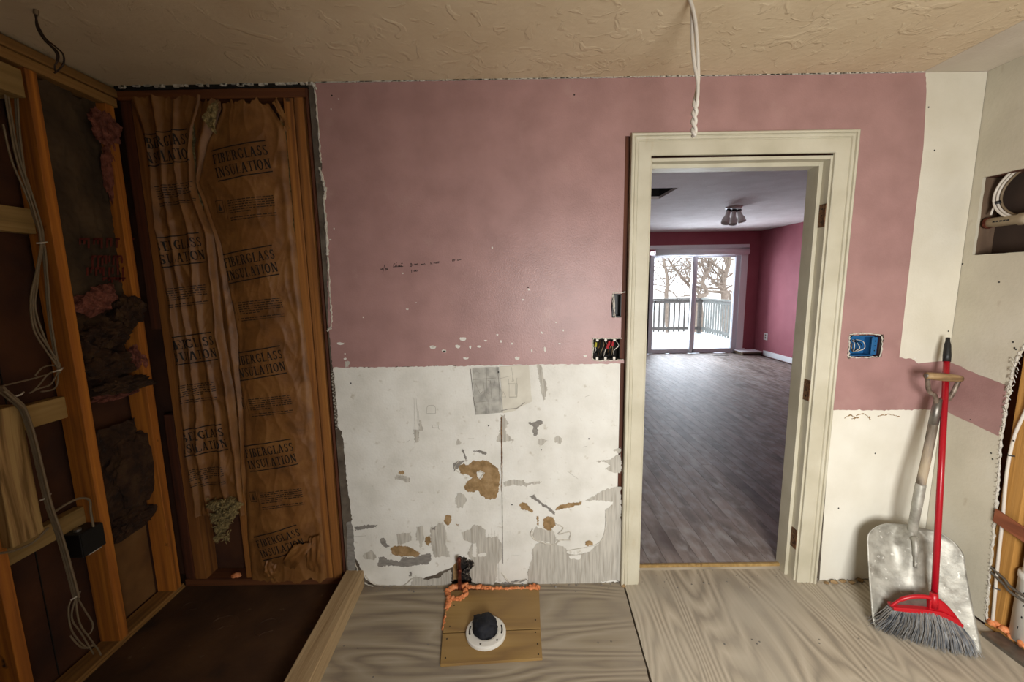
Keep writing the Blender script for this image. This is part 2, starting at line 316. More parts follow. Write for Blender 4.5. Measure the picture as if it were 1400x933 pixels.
def plankmesh(L):
    k = round(L, 1)
    if k not in pm:
        m_ = MB().box(.0006, PW-.0008, 0.0006, k-.0012, -.012, 0); o = m_.build('oak_plank', 'plank'); pm[k] = o.data; bpy.data.objects.remove(o)
    return pm[k]
while x < 4.95:
    y = max(.098, x/.78-2.35); ymax = min(6.6, x/.27-1.9)
    while y < ymax-.05:
        L = min(random.choice([1.2, 1.5, 1.9, 2.3]), 6.6-y)
        L = max(.2, math.floor(L*10)/10)
        o = bpy.data.objects.new('oak_plank', plankmesh(L)); COL.objects.link(o); o.parent = fl; o.location = (x, y, FZ); npl += 1
        y += L
    x += PW
rem = MB(); rem.box(-1.6, .45, .098, 6.6, FZ-.014, FZ-.002).build('far_floor_beyond', 'plank', fl)
# ---- ceiling
cl = struct('ceiling')
MB().box(-1.9, 1.806, -3.1, .10, H, H+.02).build('textured_ceiling', 'ceiling', cl)
MB().box(1.806, 2.2, -3.1, .012, H-.0015, H+.02).build('ceiling_strip', 'ceil_white', cl)
HC = 2.53
p0 = at(890, 257, 2, HC); p1 = at(926, 257, 2, HC)
hx1, hy0 = p1.x+.01, p1.y; hx0, hy1 = hx1-.65, hy0+.58
cf = MB(); cf.box(-1.6, hx0, .1, 6.7, HC, HC+.03).box(hx1, 5.3, .1, 6.7, HC, HC+.03).box(hx0, hx1, .1, hy0, HC, HC+.03).box(hx0, hx1, hy1, 6.7, HC, HC+.03)
cf.build('far_ceiling', 'ceiling_far', cl)
MB().box(hx0-.02, hx1+.02, hy0-.02, hy0, HC+.03, HC+.3).box(hx0-.02, hx1+.02, hy1, hy1+.02, HC+.03, HC+.3).box(hx0-.02, hx0, hy0, hy1, HC+.03, HC+.3).box(hx1, hx1+.02, hy0, hy1, HC+.03, HC+.3).box(hx0, hx1, hy0, hy1, HC+.3, HC+.32).build('attic_opening', 'hole', cl)
# ragged plaster line along the top of the alcove
MB().box(-1.744, -.872, .002, .03, 2.425, 2.44).build('painted_gap_shadow', 'hole', cl)  # near-black strip paints in the shaded gap above the top plate
rg = MB()
for x0, x1, s in ((-1.73, -.87, 1), (-.85, 1.80, 0)):
    n = int((x1-x0)/.012)
    for i in range(n):
        if s and random.random() < .55: continue
        a = x0+(x1-x0)*i/n; h = random.uniform(.003, .012 if s else .005)
        rg.box(a, a+random.uniform(.008, .025), -.006, .002, H-h, H)
rg.build('plaster_crumbs', 'plaster', cl)['kind'] = 'stuff'
# ---- back wall
wb = struct('wall_back')
def P(px, py): q = at(px, py, 1, 0); return (q.x, q.z)
LE = [P(430, 112), P(436, 180), P(441, 240), P(445, 300), P(448, 380), P(449, 430)]
notch = [(.512, 2.435), (.512, 1.497), (.467, 1.497), (.463, 1.44), (.467, 1.385), (.512, 1.385), (.512, 1.286), (.380, 1.286), (.380, 1.181), (.512, 1.181)]
base = [(-.885, 0.01), (-.885, 2.43)]+notch+[(.512, .01), (-.20, .01), (-.22, .03), (-.235, .12), (-.26, .145), (-.30, .13), (-.325, .1), (-.33, .02)]
prism_h([base], Y3(0), (0, .012, 0), 'wallboard', 'board', wb)
prism_h([[(.505, 2.43), (.505, 2.205), (1.56, 2.205), (1.56, .01), (2.1, .01), (2.1, 2.43)], rect(1.603, 1.758, 1.176, 1.283)], Y3(0), (0, .012, 0), 'wallboard', 'board', wb)
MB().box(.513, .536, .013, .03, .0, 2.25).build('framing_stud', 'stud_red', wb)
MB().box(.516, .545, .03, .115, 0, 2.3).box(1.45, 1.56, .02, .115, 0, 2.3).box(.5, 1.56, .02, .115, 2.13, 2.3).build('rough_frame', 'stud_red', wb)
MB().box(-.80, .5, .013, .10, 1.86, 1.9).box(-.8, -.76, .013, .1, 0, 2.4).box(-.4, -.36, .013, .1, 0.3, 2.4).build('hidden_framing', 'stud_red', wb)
# far side face of this wall
MB().box(-.86, .62, .103, .115, 0, HC).box(1.45, 5.1, .103, .115, 0, HC).box(.62, 1.45, .103, .115, 2.1, HC).build('far_side_board', 'pink_far', wb)
# pink paint, left of door
pl_ = LE[::-1]
pinkA = [P(455, 503), P(452, 470), P(449, 445)]+pl_[:-1]+[P(430, 112), (-.857, 2.436), (1.815, 2.436), P(1266, 125), P(1262, 200), P(1250, 300), P(1239, 400), P(1229, 489), P(1248, 492), P(1255, 497), (2.084, 1.155), (2.084, .912), P(1200, 561), (1.530, .918), (1.530, 2.195), (.512, 2.195)]+notch[1:]+[P(853, 493), P(853, 497), P(640, 500)]
prism_h([ragged(pinkA, .003, .01, 3, edges=set(range(0, 9)) | {10, 15, 16, 19, 20, len(pinkA)-1, len(pinkA)-2, len(pinkA)-3}), ragged(rect(1.600, 1.761, 1.173, 1.286), .004, .008, 2)], Y3(.0022), (0, .0022, 0), 'pink_paint_layer', 'pink', wb)
whL = [P(456, 503), P(640, 500), (.512, 1.175), (.512, .03), P(846, 796), P(700, 799), (-.2, .02), (-.215, .06), (-.235, .135), (-.27, .15), (-.31, .135), (-.335, .10), P(600, 783), P(560, 800), P(520, 801), P(500, 792), P(486, 760), P(480, 700), P(474, 650), P(468, 590), P(462, 584)]
prism_h([ragged(whL, .004, .01, 9, edges=set(range(3, 21)) | {0})], Y3(.0018), (0, .0018, 0), 'skim_coat_layer', 'white', wb)
prism_h([[(1.79, 2.437), (2.085, 2.437), (2.085, 1.14), (1.845, 1.14)]], Y3(.0015), (0, .0015, 0), 'skim_coat_layer', 'primer', wb)
prism_h([ragged([(1.548, .925), (2.085, .925), (2.085, .015), P(1160, 793), P(1120, 795)], .003, .012, 8, edges={2, 3})], Y3(.0015), (0, .0015, 0), 'primer_layer', 'primer_low', wb)
# ---- patches (peeled and torn places) traced on the wall
GP, DP, BP = 'gray_paper', 'dark_paper', 'brown_paper'
C1 = lambda pts, s=440, t=480, k=.3752: [(s+a*k, t+b*k) for a, b in pts]
patches = [
 ('brown', BP, [(500,420),(515,410),(530,415),(550,400),(575,402),(600,398),(625,415),(645,430),(652,460),(645,500),(635,535),(610,540),(590,530),(570,505),(555,515),(530,512),(517,495),(530,475),(548,462),(530,452),(505,447)]),
 ('dark', DP, [(480,410),(505,402),(530,395),(520,405),(505,415),(490,430),(482,440)]),
 ('dark', DP, [(550,365),(575,358),(600,368),(597,380),(575,372)]),
 ('dark', DP, [(512,355),(520,370),(528,390),(524,398),(514,372)]),
 ('gray', GP, [(650,232),(668,232),(680,262),(668,285),(672,302),(700,325),(652,334),(634,330),(645,300),(650,300)]),
 ('dark', DP, [(752,262),(800,252),(805,265),(785,280),(786,300),(775,310),(768,290),(770,275)]),
 ('gray', GP, [(785,322),(800,318),(826,326),(810,335),(800,344),(786,336)]),
 ('gray', GP, [(848,318),(860,308),(876,318),(870,340),(860,332),(847,330)]),
 ('gray', GP, [(332,168),(340,175),(348,215),(362,220),(368,290),(358,290),(352,250),(354,330),(338,336),(336,240)]),
 ('gray', GP, [(785,50),(800,52),(805,95),(818,115),(818,160),(808,185),(800,130),(790,95)]),
 ('gray', GP, [(265,462),(275,448),(320,462),(318,478),(270,468)]),
 ('brown', BP, [(282,440),(300,440),(298,448),(284,447)]),
 ('gray', GP, [(660,480),(690,470),(735,470),(742,482),(770,478),(745,495),(735,488),(690,490),(662,496)]),
 ('gray', GP, [(765,480),(800,474),(802,478),(770,486)]),
 ('gray', GP, [(490,330),(497,320),(510,330),(500,342),(490,340)]),
 ('brown', BP, [(722,558),(738,552),(756,566),(768,588),(750,580),(728,575)]),
 ('brown', BP, [(850,580),(862,565),(900,552),(948,548),(945,560),(905,570),(870,576)]),
 ('dark', DP, [(755,530),(775,520),(785,540),(815,560),(850,590),(848,597),(818,570),(780,548)]),
 ('gray', GP, [(485,545),(492,520),(505,515),(520,525),(528,545),(515,570),(495,575)]),
 ('brown', BP, [(448,600),(460,594),(475,600),(472,618),(458,636),(446,622)]),
 ('brown', BP, [(488,630),(500,632),(496,640)]),
 ('brown', BP, [(250,720),(262,710),(300,712),(330,720),(355,735),(352,750),(320,745),(290,750),(262,742)]),
 ('dark', DP, [(207,750),(225,748),(245,760),(285,765),(290,752),(330,752),(360,745),(395,736),(402,760),(390,775),(340,780),(290,786),(240,780),(206,785)]),
 ('gray', GP, [(272,668),(325,660),(328,690),(300,700),(278,706)]),
 ('gray', GP, [(345,640),(368,635),(372,690),(360,725),(352,690),(345,690)]),
 ('gray', GP, [(395,625),(410,645),(440,622),(455,660),(452,700),(468,752),(440,745),(412,750),(398,700)]),
 ('dark', DP, [(400,645),(418,636),(414,650),(402,656)]),
 ('brown', BP, [(378,680),(395,672),(400,695),(388,710),(378,700)]),
 ('gray', GP, [(508,660),(540,650),(556,632),(580,636),(595,650),(598,680),(640,675),(655,700),(657,750),(645,772),(630,850),(570,852),(545,840),(540,800),(550,770),(530,740),(548,700),(515,685)]),
 ('gray', GP, [(765,720),(790,698),(820,700),(845,705),(880,712),(892,735),(930,742),(980,730),(1010,700),(1028,670),(1036,640),(1032,580),(1060,560),(1060,550),(1000,545),(960,545),(1000,525),(1040,500),(1090,495),(1092,835),(1030,838),(960,850),(870,850),(800,848),(750,850),(752,800),(765,760)]),
 ('gray', GP, [(1090,350),(1060,362),(1085,375),(1050,395),(1000,402),(1035,405),(1050,418),(1032,430),(1060,442),(1090,445)]),
 ('gray', GP, [(765,670),(780,640),(790,645),(810,650),(840,648),(850,670),(862,690),(845,702),(800,692),(775,688)]),
 ('brown', BP, [(808,612),(825,602),(845,612),(850,630),(835,652),(815,650),(806,635)]),
 ('brown', BP, [(782,602),(790,600),(792,635),(783,635)]),
 ('brown', BP, [(960,695),(975,690),(988,702),(965,708)]),
 ('gray', GP, [(150,745),(180,725),(200,750),(190,762),(160,758)]),
 ('dark', DP, [(120,640),(160,635),(205,632),(200,642),(150,650),(122,655)]),
 ('gray', GP, [(325,840),(335,820),(380,832),(430,825),(455,805),(470,795),(475,860),(330,858)]),
 ('dark', DP, [(215,685),(228,682),(238,705),(250,712),(235,716),(220,705)]),
 ('dark', DP, [(318,805),(330,802),(328,820),(320,820)]),
 ('dark', DP, [(655,845),(700,838),(745,830),(750,836),(700,846),(690,856)]),
 ('gray', GP, [(85,40),(100,38),(98,60),(86,60)])]
lv = .0026
for nm, m, pts in patches:
    lv += .00004
    layer({'brown': 'torn_brown_patch', 'gray': 'bare_paper_patch', 'dark': 'gray_peeled_patch'}[nm], m, C1(pts), wb, lv, .0045, .0035)
# islands of white on the bare patches
for pts in [[(548,700),(562,698),(564,750),(550,748)],[(570,738),(600,732),(600,745),(572,748)],[(900,745),(945,742),(940,757),(905,756)],[(565,440),(580,435),(588,452),(578,468),(566,458)],[(690,742),(725,744),(722,758),(695,754)]]:
    lv += .00004; layer('skim_flake', 'white', C1(pts), wb, .0048, .003, .005)
# broken plaster blobs with relief round the old fixing at the right
def blob(c, r, amp=.3, fr=9., n=3, seed=0.):
    bm = bmesh.new(); bmesh.ops.create_icosphere(bm, subdivisions=n, radius=1)
    vs = []
    for v in bm.verts:
        d = v.co.normalized(); k = 1+amp*(noise.noise(d*fr*.35+Vector((seed, 0, 0)))+.6*noise.noise(d*fr+Vector((0, seed, 0)))+.35*noise.noise(d*fr*2.6))
        vs.append((c[0]+d.x*r[0]*k, c[1]+d.y*r[1]*k, c[2]+d.z*r[2]*k))
    fs = [[v.index for v in f.verts] for f in bm.faces]; bm.free(); return vs, fs
pr = MB()
def crust(pts, r, n=2, s=440, t=480, k=.3752, dep=.004):
    path = [at(s+a*k, t+b*k, 1, -dep) for a, b in pts]
    L = spl(path, 6); pr.tube([q+Vector((random.uniform(-1, 1), 0, random.uniform(-1, 1)))*.0012 for q in L], [r*random.uniform(.5, 1.4) for _ in L], 5)
crust([(768,650),(762,672),(790,695),(845,705),(870,690),(905,690)], .0035); crust([(850,630),(880,645),(862,668),(905,660),(900,690)], .003)
crust([(652,410),(655,460),(650,510)], .002); crust([(570,440),(590,445),(575,465)], .004); crust([(655,810),(690,845),(745,830)], .003)
crust([(160,820),(185,848),(240,856),(290,858),(330,830)], .003)
crust([(500,400),(485,430),(520,455)], .0018); crust([(1035,580),(1030,660),(1000,705),(890,728)], .0016)
pr.build('plaster_crust', 'plaster', wb, smooth=True)
# vertical crack, reddish seam below the sketch
layer('seam_strip', 'rust', [(685, 570), (686.6, 570), (687, 600), (687.2, 640), (686.8, 672), (685.6, 672), (685.4, 640), (685, 600)], wb, .0045, .0008, .004)
layer('seam_strip', 'dark_paper', [(686, 672), (687, 672), (688, 770), (687, 770)], wb, .0046, .0006, .004)
# torn plaster edge beads at the left end of the painted wall and by the boxes
def edge_bead(pxs, r, nm='plaster_edge', m='plaster', plane=(1, -.003), parent=wb, jit=.0025, n=9):
    L = spl([at(a, b, *plane) for a, b in pxs], n); mb = MB()
    mb.tube([q+Vector((random.uniform(-jit, jit), random.uniform(-.001, .001), random.uniform(-jit, jit))) for q in L], [r*random.uniform(.35, 1.5) for _ in L], 6)
    return mb.build(nm, m, parent, smooth=True)
edge_bead([(429, 113), (433, 150), (437, 200), (439, 222)], .0035); edge_bead([(437, 230), (442, 250), (445, 262), (443, 275), (447, 320), (448, 350)], .0065)
edge_bead([(448, 350), (451, 400), (453, 430), (453, 448)], .004); edge_bead([(447, 453), (453, 448)], .004); edge_bead([(426, 113), (432, 120)], .007)
edge_bead([(486, 770), (496, 795), (520, 803), (570, 801)], .004)
wm = MB()
for i in range(16):
    z = 507+i*5; wm.tube([at(452+i*.45, z, 1, -.002), at(457+i*.45, z+2.5, 1, -.004), at(452+i*.45, z+5, 1, -.002)], .0013, 5)
wm.build('mesh_tape', 'plaster', wb)['kind'] = 'stuff'
layer('gray_mortar_strip', 'dark_paper', [(474, 715), (482, 712), (486, 765), (486, 800), (476, 800)], wb, .0015, .003, .008)
# paint chips and nail pops
ch = [(466,470,10,4),(472,491,4,3),(472,484,2,2),(592,475,9,5),(607,480,6,4),(633,464,9,5),(626,474,7,5),(643,475,3,5),(655,474,6,3),(664,466,4,2),(608,481,5,3),(741,455,4,3),(745,478,3,8),(707,490,7,5),(723,396,3,3),(685,467,2,4),(497,434,2,2),(557,423,4,2),(569,414,2,1),(551,374,2,2),(673,339,2,3),(680,458,3,2),(765,470,3,2),(770,452,2,3),(727,480,2,5),(453,150,1.5,4),(463,136,1.5,2),(457,313,1.5,3),(452,328,3,2),(1250,490,3,1),(637,490,8,3),(800,487,5,3),(760,441,2,2),(700,470,2,3),(715,410,1.5,3)]
for (a, b, ww, hh) in ch:
    pts = [(a-ww/2, b-hh*.3), (a-ww*.1, b-hh/2), (a+ww/2, b-hh*.25), (a+ww*.35, b+hh*.3), (a, b+hh/2), (a-ww*.4, b+hh*.2)]
    layer('paint_chip', 'white', pts, wb, .0032, .002, .004)
for (a, b) in [(722,393),(454,131),(785,130),(1269,147),(1277,206),(1296,453),(1298,86),(480,524),(653,510),(668,582),(740,615),(805,600),(700,690),(1146,695),(1196,620)]:
    q = at(a, b, 1, 0); MB().lathe([(0, .0036), (.002, .0036), (.0036, .0024)], (q.x, 0, q.z), (0, -1, 0), 10).build('nail_pop', 'hole', wb)
for pts in [[(1155,572),(1162,568),(1170,572)],[(1170,569),(1180,566),(1188,571),(1190,574)],[(1200,570),(1215,567),(1230,570)],[(1165,573),(1175,571)]]:
    edge_bead(pts, .0022, 'plaster_tear', 'brown_paper', (1, -.002))
# handwriting and pencil marks
def strokes(lines, wd, nm, m, parent, dep=.0034):
    mb = MB()
    for ln in lines:
        q = [at(a, b, 1, -dep) for a, b in ln]
        for i in range(len(q)-1):
            d = (q[i+1]-q[i]); L = d.length
            if L < 1e-6: continue
            d /= L; nn = Vector((-d.z, 0, d.x))*wd/2; e = d*wd*.3
            mb.prism([q[i]-nn-e, q[i+1]-nn+e, q[i+1]+nn+e, q[i]+nn-e], (0, .0004, 0))
    return mb.build(nm, m, parent)
hw = lambda L: [[(500+a/6.22, 330+b/6.22) for a, b in l] for l in L]
strokes(hw([[(122,232),(132,242),(140,228),(140,245)],[(162,200),(145,268)],[(168,232),(182,240),(172,248),(168,236),(184,228),(186,244)],
 [(248,190),(236,200),(238,216),(252,216)],[(262,180),(252,215)],[(252,206),(264,200),(266,216)],[(276,206),(276,217)],[(284,206),(284,217),(292,206),(294,217)],[(300,200),(302,217),(316,213)],[(232,219),(318,214)],[(300,190),(314,188)],
 [(378,190),(388,188),(392,196),(380,204),(376,214),(388,216),(392,206),(378,196)],[(400,196),(401,198)],[(400,206),(401,208)],[(418,192),(414,200),(422,202),(426,194),(418,192)],[(434,192),(430,200),(440,202),(444,192),(434,192)],
 [(470,200),(474,194),(478,202),(480,194),(490,198)],[(494,196),(500,190),(506,196)],
 [(566,178),(552,180),(552,190),(564,190),(564,200),(550,200)],[(578,184),(579,186)],[(592,178),(588,186),(600,188),(604,178),(592,178)],[(612,176),(608,186),(620,186),(624,174),(612,176)],
 [(738,156),(738,172)],[(746,158),(744,168),(754,168),(756,158),(746,158)],[(764,160),(768,160)],[(782,156),(780,164),(790,164),(792,154)],[(796,162),(802,152),(806,160),(812,152)],
 [(386,248),(390,244),(390,266)],[(402,248),(403,250)],[(402,258),(403,260)],[(414,246),(410,256),(420,258),(424,248),(414,246)],[(428,246),(426,256),(436,256),(438,246),(428,246)]]),
 .0022, 'marker_handwriting', 'ink_marker', wb)
c7 = lambda L: [[(440+a/5.183, 420+b/5.183) for a, b in l] for l in L]
strokes(c7([[(745,755),(805,755),(806,715),(795,697),(758,697),(745,712),(742,755)],[(765,838),(830,836)],[(784,842),(784,855),(826,857),(826,840)],[(826,857),(832,868)],[(800,838),(822,838)]]), .0012, 'pencil_sketch', 'pencil', wb)
strokes([[(643,670),(650,672)],[(470,735),(500,733)],[(540,652),(556,656)],[(776,645),(790,655)],[(640,600),(648,600)],[(560,602),(556,605)],[(800,543),(806,541)],[(797,612),(803,610)]], .001, 'pencil_scratch', 'pencil', wb)
strokes([[(569,545),(573,603)],[(572,562),(574,590)],[(566,545),(568,600)],[(738,505),(744,545)],[(741,503),(746,540)]]+[[(645+i*4.5, 722+(i % 3)*4), (646+i*4.5, 796-(i % 4)*5)] for i in range(9)]+[[(730+i*5, 755), (731+i*5, 796-(i % 3)*6)] for i in range(22)]+[[(590+i*4, 718+i % 3*3), (593+i*4, 758)] for i in range(5)], .0007, 'trowel_lines', 'pencil', wb, .0042)
# ---- alcove framing
wa = struct('wall_alcove')
def stud(x0, x1, y0, y1, z0, z1, m='stud_back', par=None, nm='stud'):
    return MB().box(x0, x1, y0, y1, z0, z1).build(nm, m, par or wa, bevel=.0025)
MB().box(-1.9, -.86, .105, .12, -.02, 2.56).build('sheathing_board', 'fiberboard', wa)
stud(-1.744, -.905, .010, .10, 2.385, 2.425, 'plate', nm='top_plate')
stud(-1.744, -.905, .012, .10, .0, .036, 'plate', nm='bottom_plate')
stud(-1.008, -.966, .013, .10, .036, 2.385); stud(-.961, -.918, .011, .10, .036, 2.385)
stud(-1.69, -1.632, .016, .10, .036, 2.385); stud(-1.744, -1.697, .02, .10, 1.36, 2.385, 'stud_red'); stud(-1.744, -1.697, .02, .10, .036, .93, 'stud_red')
stud(-1.425, -1.387, .022, .10, .036, 2.385)
stud(-.905, -.893, .004, .05, .03, 2.42, 'stud_red', nm='edge_strip')
# ---- left wall framing
wl = struct('wall_left')
MB().box(-1.862, -1.85, -3.1, .106, -.02, 2.46).build('sheathing_board', 'fiberboard', wl)
for y0, y1, z0 in ((-.346, -.307, .022), (-.051, -.011, .022), (-.69, -.652, .022), (-1.08, -1.04, .022), (-1.5, -1.46, .022)):
    stud(-1.834, -1.744, y0, y1, z0, 2.35, 'stud', wl)
stud(-1.834, -1.746, -3.1, .01, 2.352, 2.39, 'plate_y', wl, 'top_plate'); stud(-1.834, -1.740, -3.1, .01, 2.393, 2.428, 'plate_y', wl, 'top_plate')
stud(-1.834, -1.748, -3.1, .01, 0, .022, 'plate_y', wl, 'bottom_plate')
stud(-1.747, -1.741, -3.1, .008, 0, .012, 'plate_y', wl, 'bottom_edge_strip')
q = at(48, 285, 0, -1.8); stud(-1.84, -1.80, -.65, -.348, 1.765, 1.856, 'newy', wl, 'blocking')
stud(-1.84, -1.80, -.65, -.348, 1.045, 1.132, 'newy', wl, 'blocking'); stud(-1.84, -1.80, -.65, -.348, .585, .66, 'newy', wl, 'blocking')
stud(-1.838, -1.705, -.665, -.572, .69, 1.165, 'newz', wl, 'short_post')
stud(-1.84, -1.705, -.66, -.392, 2.225, 2.318, 'newy', wl, 'plywood_block')
stud(-1.84, -1.79, -.66, -.348, 1.36, 1.375, 'plate_y', wl, 'thin_batten') if False else None
MB().box(-1.849, -1.846, -.50, -.497, .02, 2.3).box(-1.849, -1.846, -.22, -.217, .02, 1.1).build('board_seam', 'hole', wl)
# other sides of the room, behind and beside the camera
stud(-1.0, -.99, -3.1, -3.09, 0, .1, 'plate', wl, 'filler') if False else None
wf = struct('wall_front')
MB().box(-1.9, .28, -2.72, -2.66, 0, H).box(1.12, 2.2, -2.72, -2.66, 0, H).box(.28, 1.12, -2.72, -2.66, 0, .80).box(.28, 1.12, -2.72, -2.66, 1.64, H).build('front_board', 'primer', wf)
MB().box(.22, .28, -2.67, -2.64, .76, 1.7).box(1.12, 1.18, -2.67, -2.64, .76, 1.7).box(.22, 1.18, -2.67, -2.64, 1.64, 1.70).box(.22, 1.18, -2.68, -2.62, .76, .80).build('window_casing', 'trim', wf)
def bead3(pts, r, nm, m, parent, jit=.003, n=12):
    L = spl(pts, n); mb = MB(); mb.tube([q+Vector((random.uniform(-.001, .002), random.uniform(-jit, jit), random.uniform(-jit, jit))) for q in L], [r*random.uniform(.4, 1.6) for _ in L], 6); return mb.build(nm, m, parent, smooth=True)
# ---- right wall
wr = struct('wall_right')
X3 = lambda dep: (lambda p: (XR-dep, p[0], p[1]))
cut = [(-.298, .018), (-.285, .2), (-.272, .45), (-.258, .7), (-.245, .9), (-.253, 1.18), (-.278, 1.28), (-.30, 1.42), (-.95, 1.45), (-.95, .018)]
ou = [(0, .018)]+cut+[(-3.05, .018), (-3.05, 2.438), (0, 2.438)]
nic = [(-.040, 1.648), (-.60, 1.648), (-.60, 1.985), (-.040, 1.985)]
oR = ragged(ou, .003, .012, 4, edges=set(range(1, 9))); nR = ragged(nic, .0012, .02, 6)
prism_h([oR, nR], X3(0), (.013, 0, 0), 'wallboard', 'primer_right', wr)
bead3([(XR+.006, y-.004, z) for y, z in cut[:7]], .0075, 'plaster_edge', 'plaster', wr, .003) if False else None
# pink band and lower primer, top skim
layer('pink_paint_layer', 'pink', [(-.001, 1.150), (-.001, .912), (-.244, .868), (-.246, 1.09), (-.12, 1.118)], wr, .0018, .0022, .012, px=False, plane='x', th=.0018)
# plaster edge at the cut
bead3([(XR+.003, y-.003, z) for y, z in cut[:7]], .0042, 'plaster_edge', 'plaster', wr)
mesh_ = MB()
for i in range(60):
    z = .05+i*.0205+random.uniform(-.005, .005); y = -.298+.053*min(1, z/.9) if z < .9 else -.245-(z-.9)*.08
    mesh_.tube([(XR-.002, y+.004, z), (XR-.005, y-.006, z+.004), (XR-.002, y-.009, z+random.uniform(-.01, .012))], .0013, 4)
for i in range(26):
    z = random.uniform(.95, 1.22); mesh_.tube([(XR-.002, -.24, z), (XR-.01, -.252-random.random()*.008, z+.01), (XR-.006, -.262, z+random.uniform(-.01, .02))], .0011, 4)
mesh_.build('mesh_tape', 'plaster', wr)['kind'] = 'stuff'
# framing behind the right wall
stud(2.101, 2.19, -.345, -.272, .03, 1.63, 'stud_right', wr); stud(2.101, 2.19, -.96, -.92, .03, 1.63, 'stud_right', wr)
MB().box(2.19, 2.205, -3.05, .0, 0, 2.44).build('bay_back_board', 'bay_right', wr)
MB().box(2.10, 2.19, -3.05, -.29, .0, .028).build('bottom_plate', 'stud_right', wr)
# recess box of the upper opening
MB().box(2.10, 2.19, -.028, -.010, 1.62, 2.02).build('recess_side', 'recess_wood', wr); MB().box(2.10, 2.19, -.62, -.03, 1.985, 2.02).box(2.10, 2.19, -.62, -.03, 1.62, 1.645).build('recess_block', 'stud_red', wr)
MB().box(2.184, 2.1895, -.62, -.03, 1.645, 1.985).build('recess_back', 'recess', wr)
MB().box(2.02, 2.10, -3.05, -.345, -.0, .014).build('floor_edge_plate', 'dull_steel', wr)
for a, b in [(1316, 361), (1366, 386), (1385, 468), (1389, 478), (1387, 476), (1386, 603), (1355, 620), (1357, 628), (1327, 574)]:
    q = at(a, b, 0, XR); MB().lathe([(0, .002), (.0025, .002), (.0035, 0)], (XR, q.y, q.z), (-1, 0, 0), 10).build('nail_pop', 'hole', wr)
# far room walls
wfar = struct('wall_far'); YF = 6.6; FX = 5.06
def PF(px, py): q = at(px, py, 1, YF); return (q.x, q.z)
dx0, dx1, dz1 = PF(889, 410)[0]-.02, PF(1014, 410)[0], PF(950, 343)[1]
dx0 = min(dx0, 2.95)
MB().box(-1.6, dx0, YF, YF+.14, 0, HC).box(dx1, FX+.1, YF, YF+.14, 0, HC).box(dx0, dx1, YF, YF+.14, dz1, HC).build('wall_board', 'pink_far', wfar)
wfr = struct('wall_far_right'); MB().box(FX, FX+.1, .1, YF+.1, 0, HC).build('wall_board', 'pink_far', wfr)
wfl = struct('wall_far_left'); MB().box(-1.7, -1.6, .13, YF+.1, 0, HC).build('wall_board', 'pink_far', wfl)
bb = struct('baseboard_far'); MB().box(FX-.014, FX, .12, YF-.35, FZ, FZ+.10).box(dx1+.12, FX-.3, YF-.014, YF, FZ, FZ+.09).build('baseboard_strip', 'trim_far', bb)
# ---- doorway trim
tr = struct('trim_1')
def casing(nm, prof, a, b, ma, mb_, outer):
    """moulding swept from a to b on the wall; prof = list of (offset from inner edge, depth); mitred by shifts"""
    mb = MB(); A = Vector(a); B = Vector(b); o = Vector(outer); n = len(prof); d = (B-A).normalized()
    vs = [A+o*w_+Vector((0, -dp, 0))+d*(ma*w_) for w_, dp in prof]+[B+o*w_+Vector((0, -dp, 0))+d*(mb_*w_) for w_, dp in prof]
    mb.add(vs, [(i, i+1, n+i+1, n+i) for i in range(n-1)]+[tuple(range(n)), tuple(range(n, 2*n))]); return mb.build(nm, 'trim', tr)
prof = [(0, 0), (0, .013), (.004, .016), (.058, .018), (.060, .0155), (.063, .0155), (.066, .022), (.074, .024), (.076, .020), (.079, .020), (.081, .028), (.088, .030), (.092, .027), (.092, 0)]
xi0, xi1, zi = .627, 1.445, 2.108
casing('side_casing', prof, (xi0, 0, 0.0), (xi0, 0, zi), 0, 1, (-1, 0, 0)); casing('side_casing', prof, (xi1, 0, 0.0), (xi1, 0, zi), 0, 1, (1, 0, 0))
casing('head_casing', prof, (xi0, 0, zi), (xi1, 0, zi), -1, 1, (0, 0, 1))
jb = lambda *a: MB().box(*a).build('jamb', 'trim', tr, bevel=.0015)
jb(1.436, 1.452, -.002, .118, 0, 2.10); jb(.618, .634, -.002, .118, 0, 2.10); jb(.634, 1.436, -.002, .118, 2.085, 2.10)
st = lambda *a: MB().box(*a).build('door_stop', 'trim', tr, bevel=.002)
st(1.418, 1.436, .042, .118, 0, 2.085); st(.634, .650, .042, .118, 0, 2.085); st(.650, 1.418, .042, .118, 2.066, 2.085)
MB().box(1.452, 1.50, .115, .13, 0, 2.15).box(.56, .618, .115, .13, 0, 2.15).box(.56, 1.5, .115, .13, 2.09, 2.15).build('rear_casing', 'trim', tr)
for z in (1.84, 1.012, .226):
    hp = MB().box(1.4325, 1.4365, -.001, .040, z-.052, z+.052).build('hinge_plate', 'rust', tr, bevel=.002)
    sc_ = MB()
    for dz in (-.03, 0, .03): sc_.lathe([(0, .0008), (.004, .0008), (.0045, 0)], (1.433, .02, z+dz), (-1, 0, 0), 8)
    sc_.build('screw_head', 'hole', hp)
for k in range(24):   # dirt crumbs at the foot of the casings
    pass
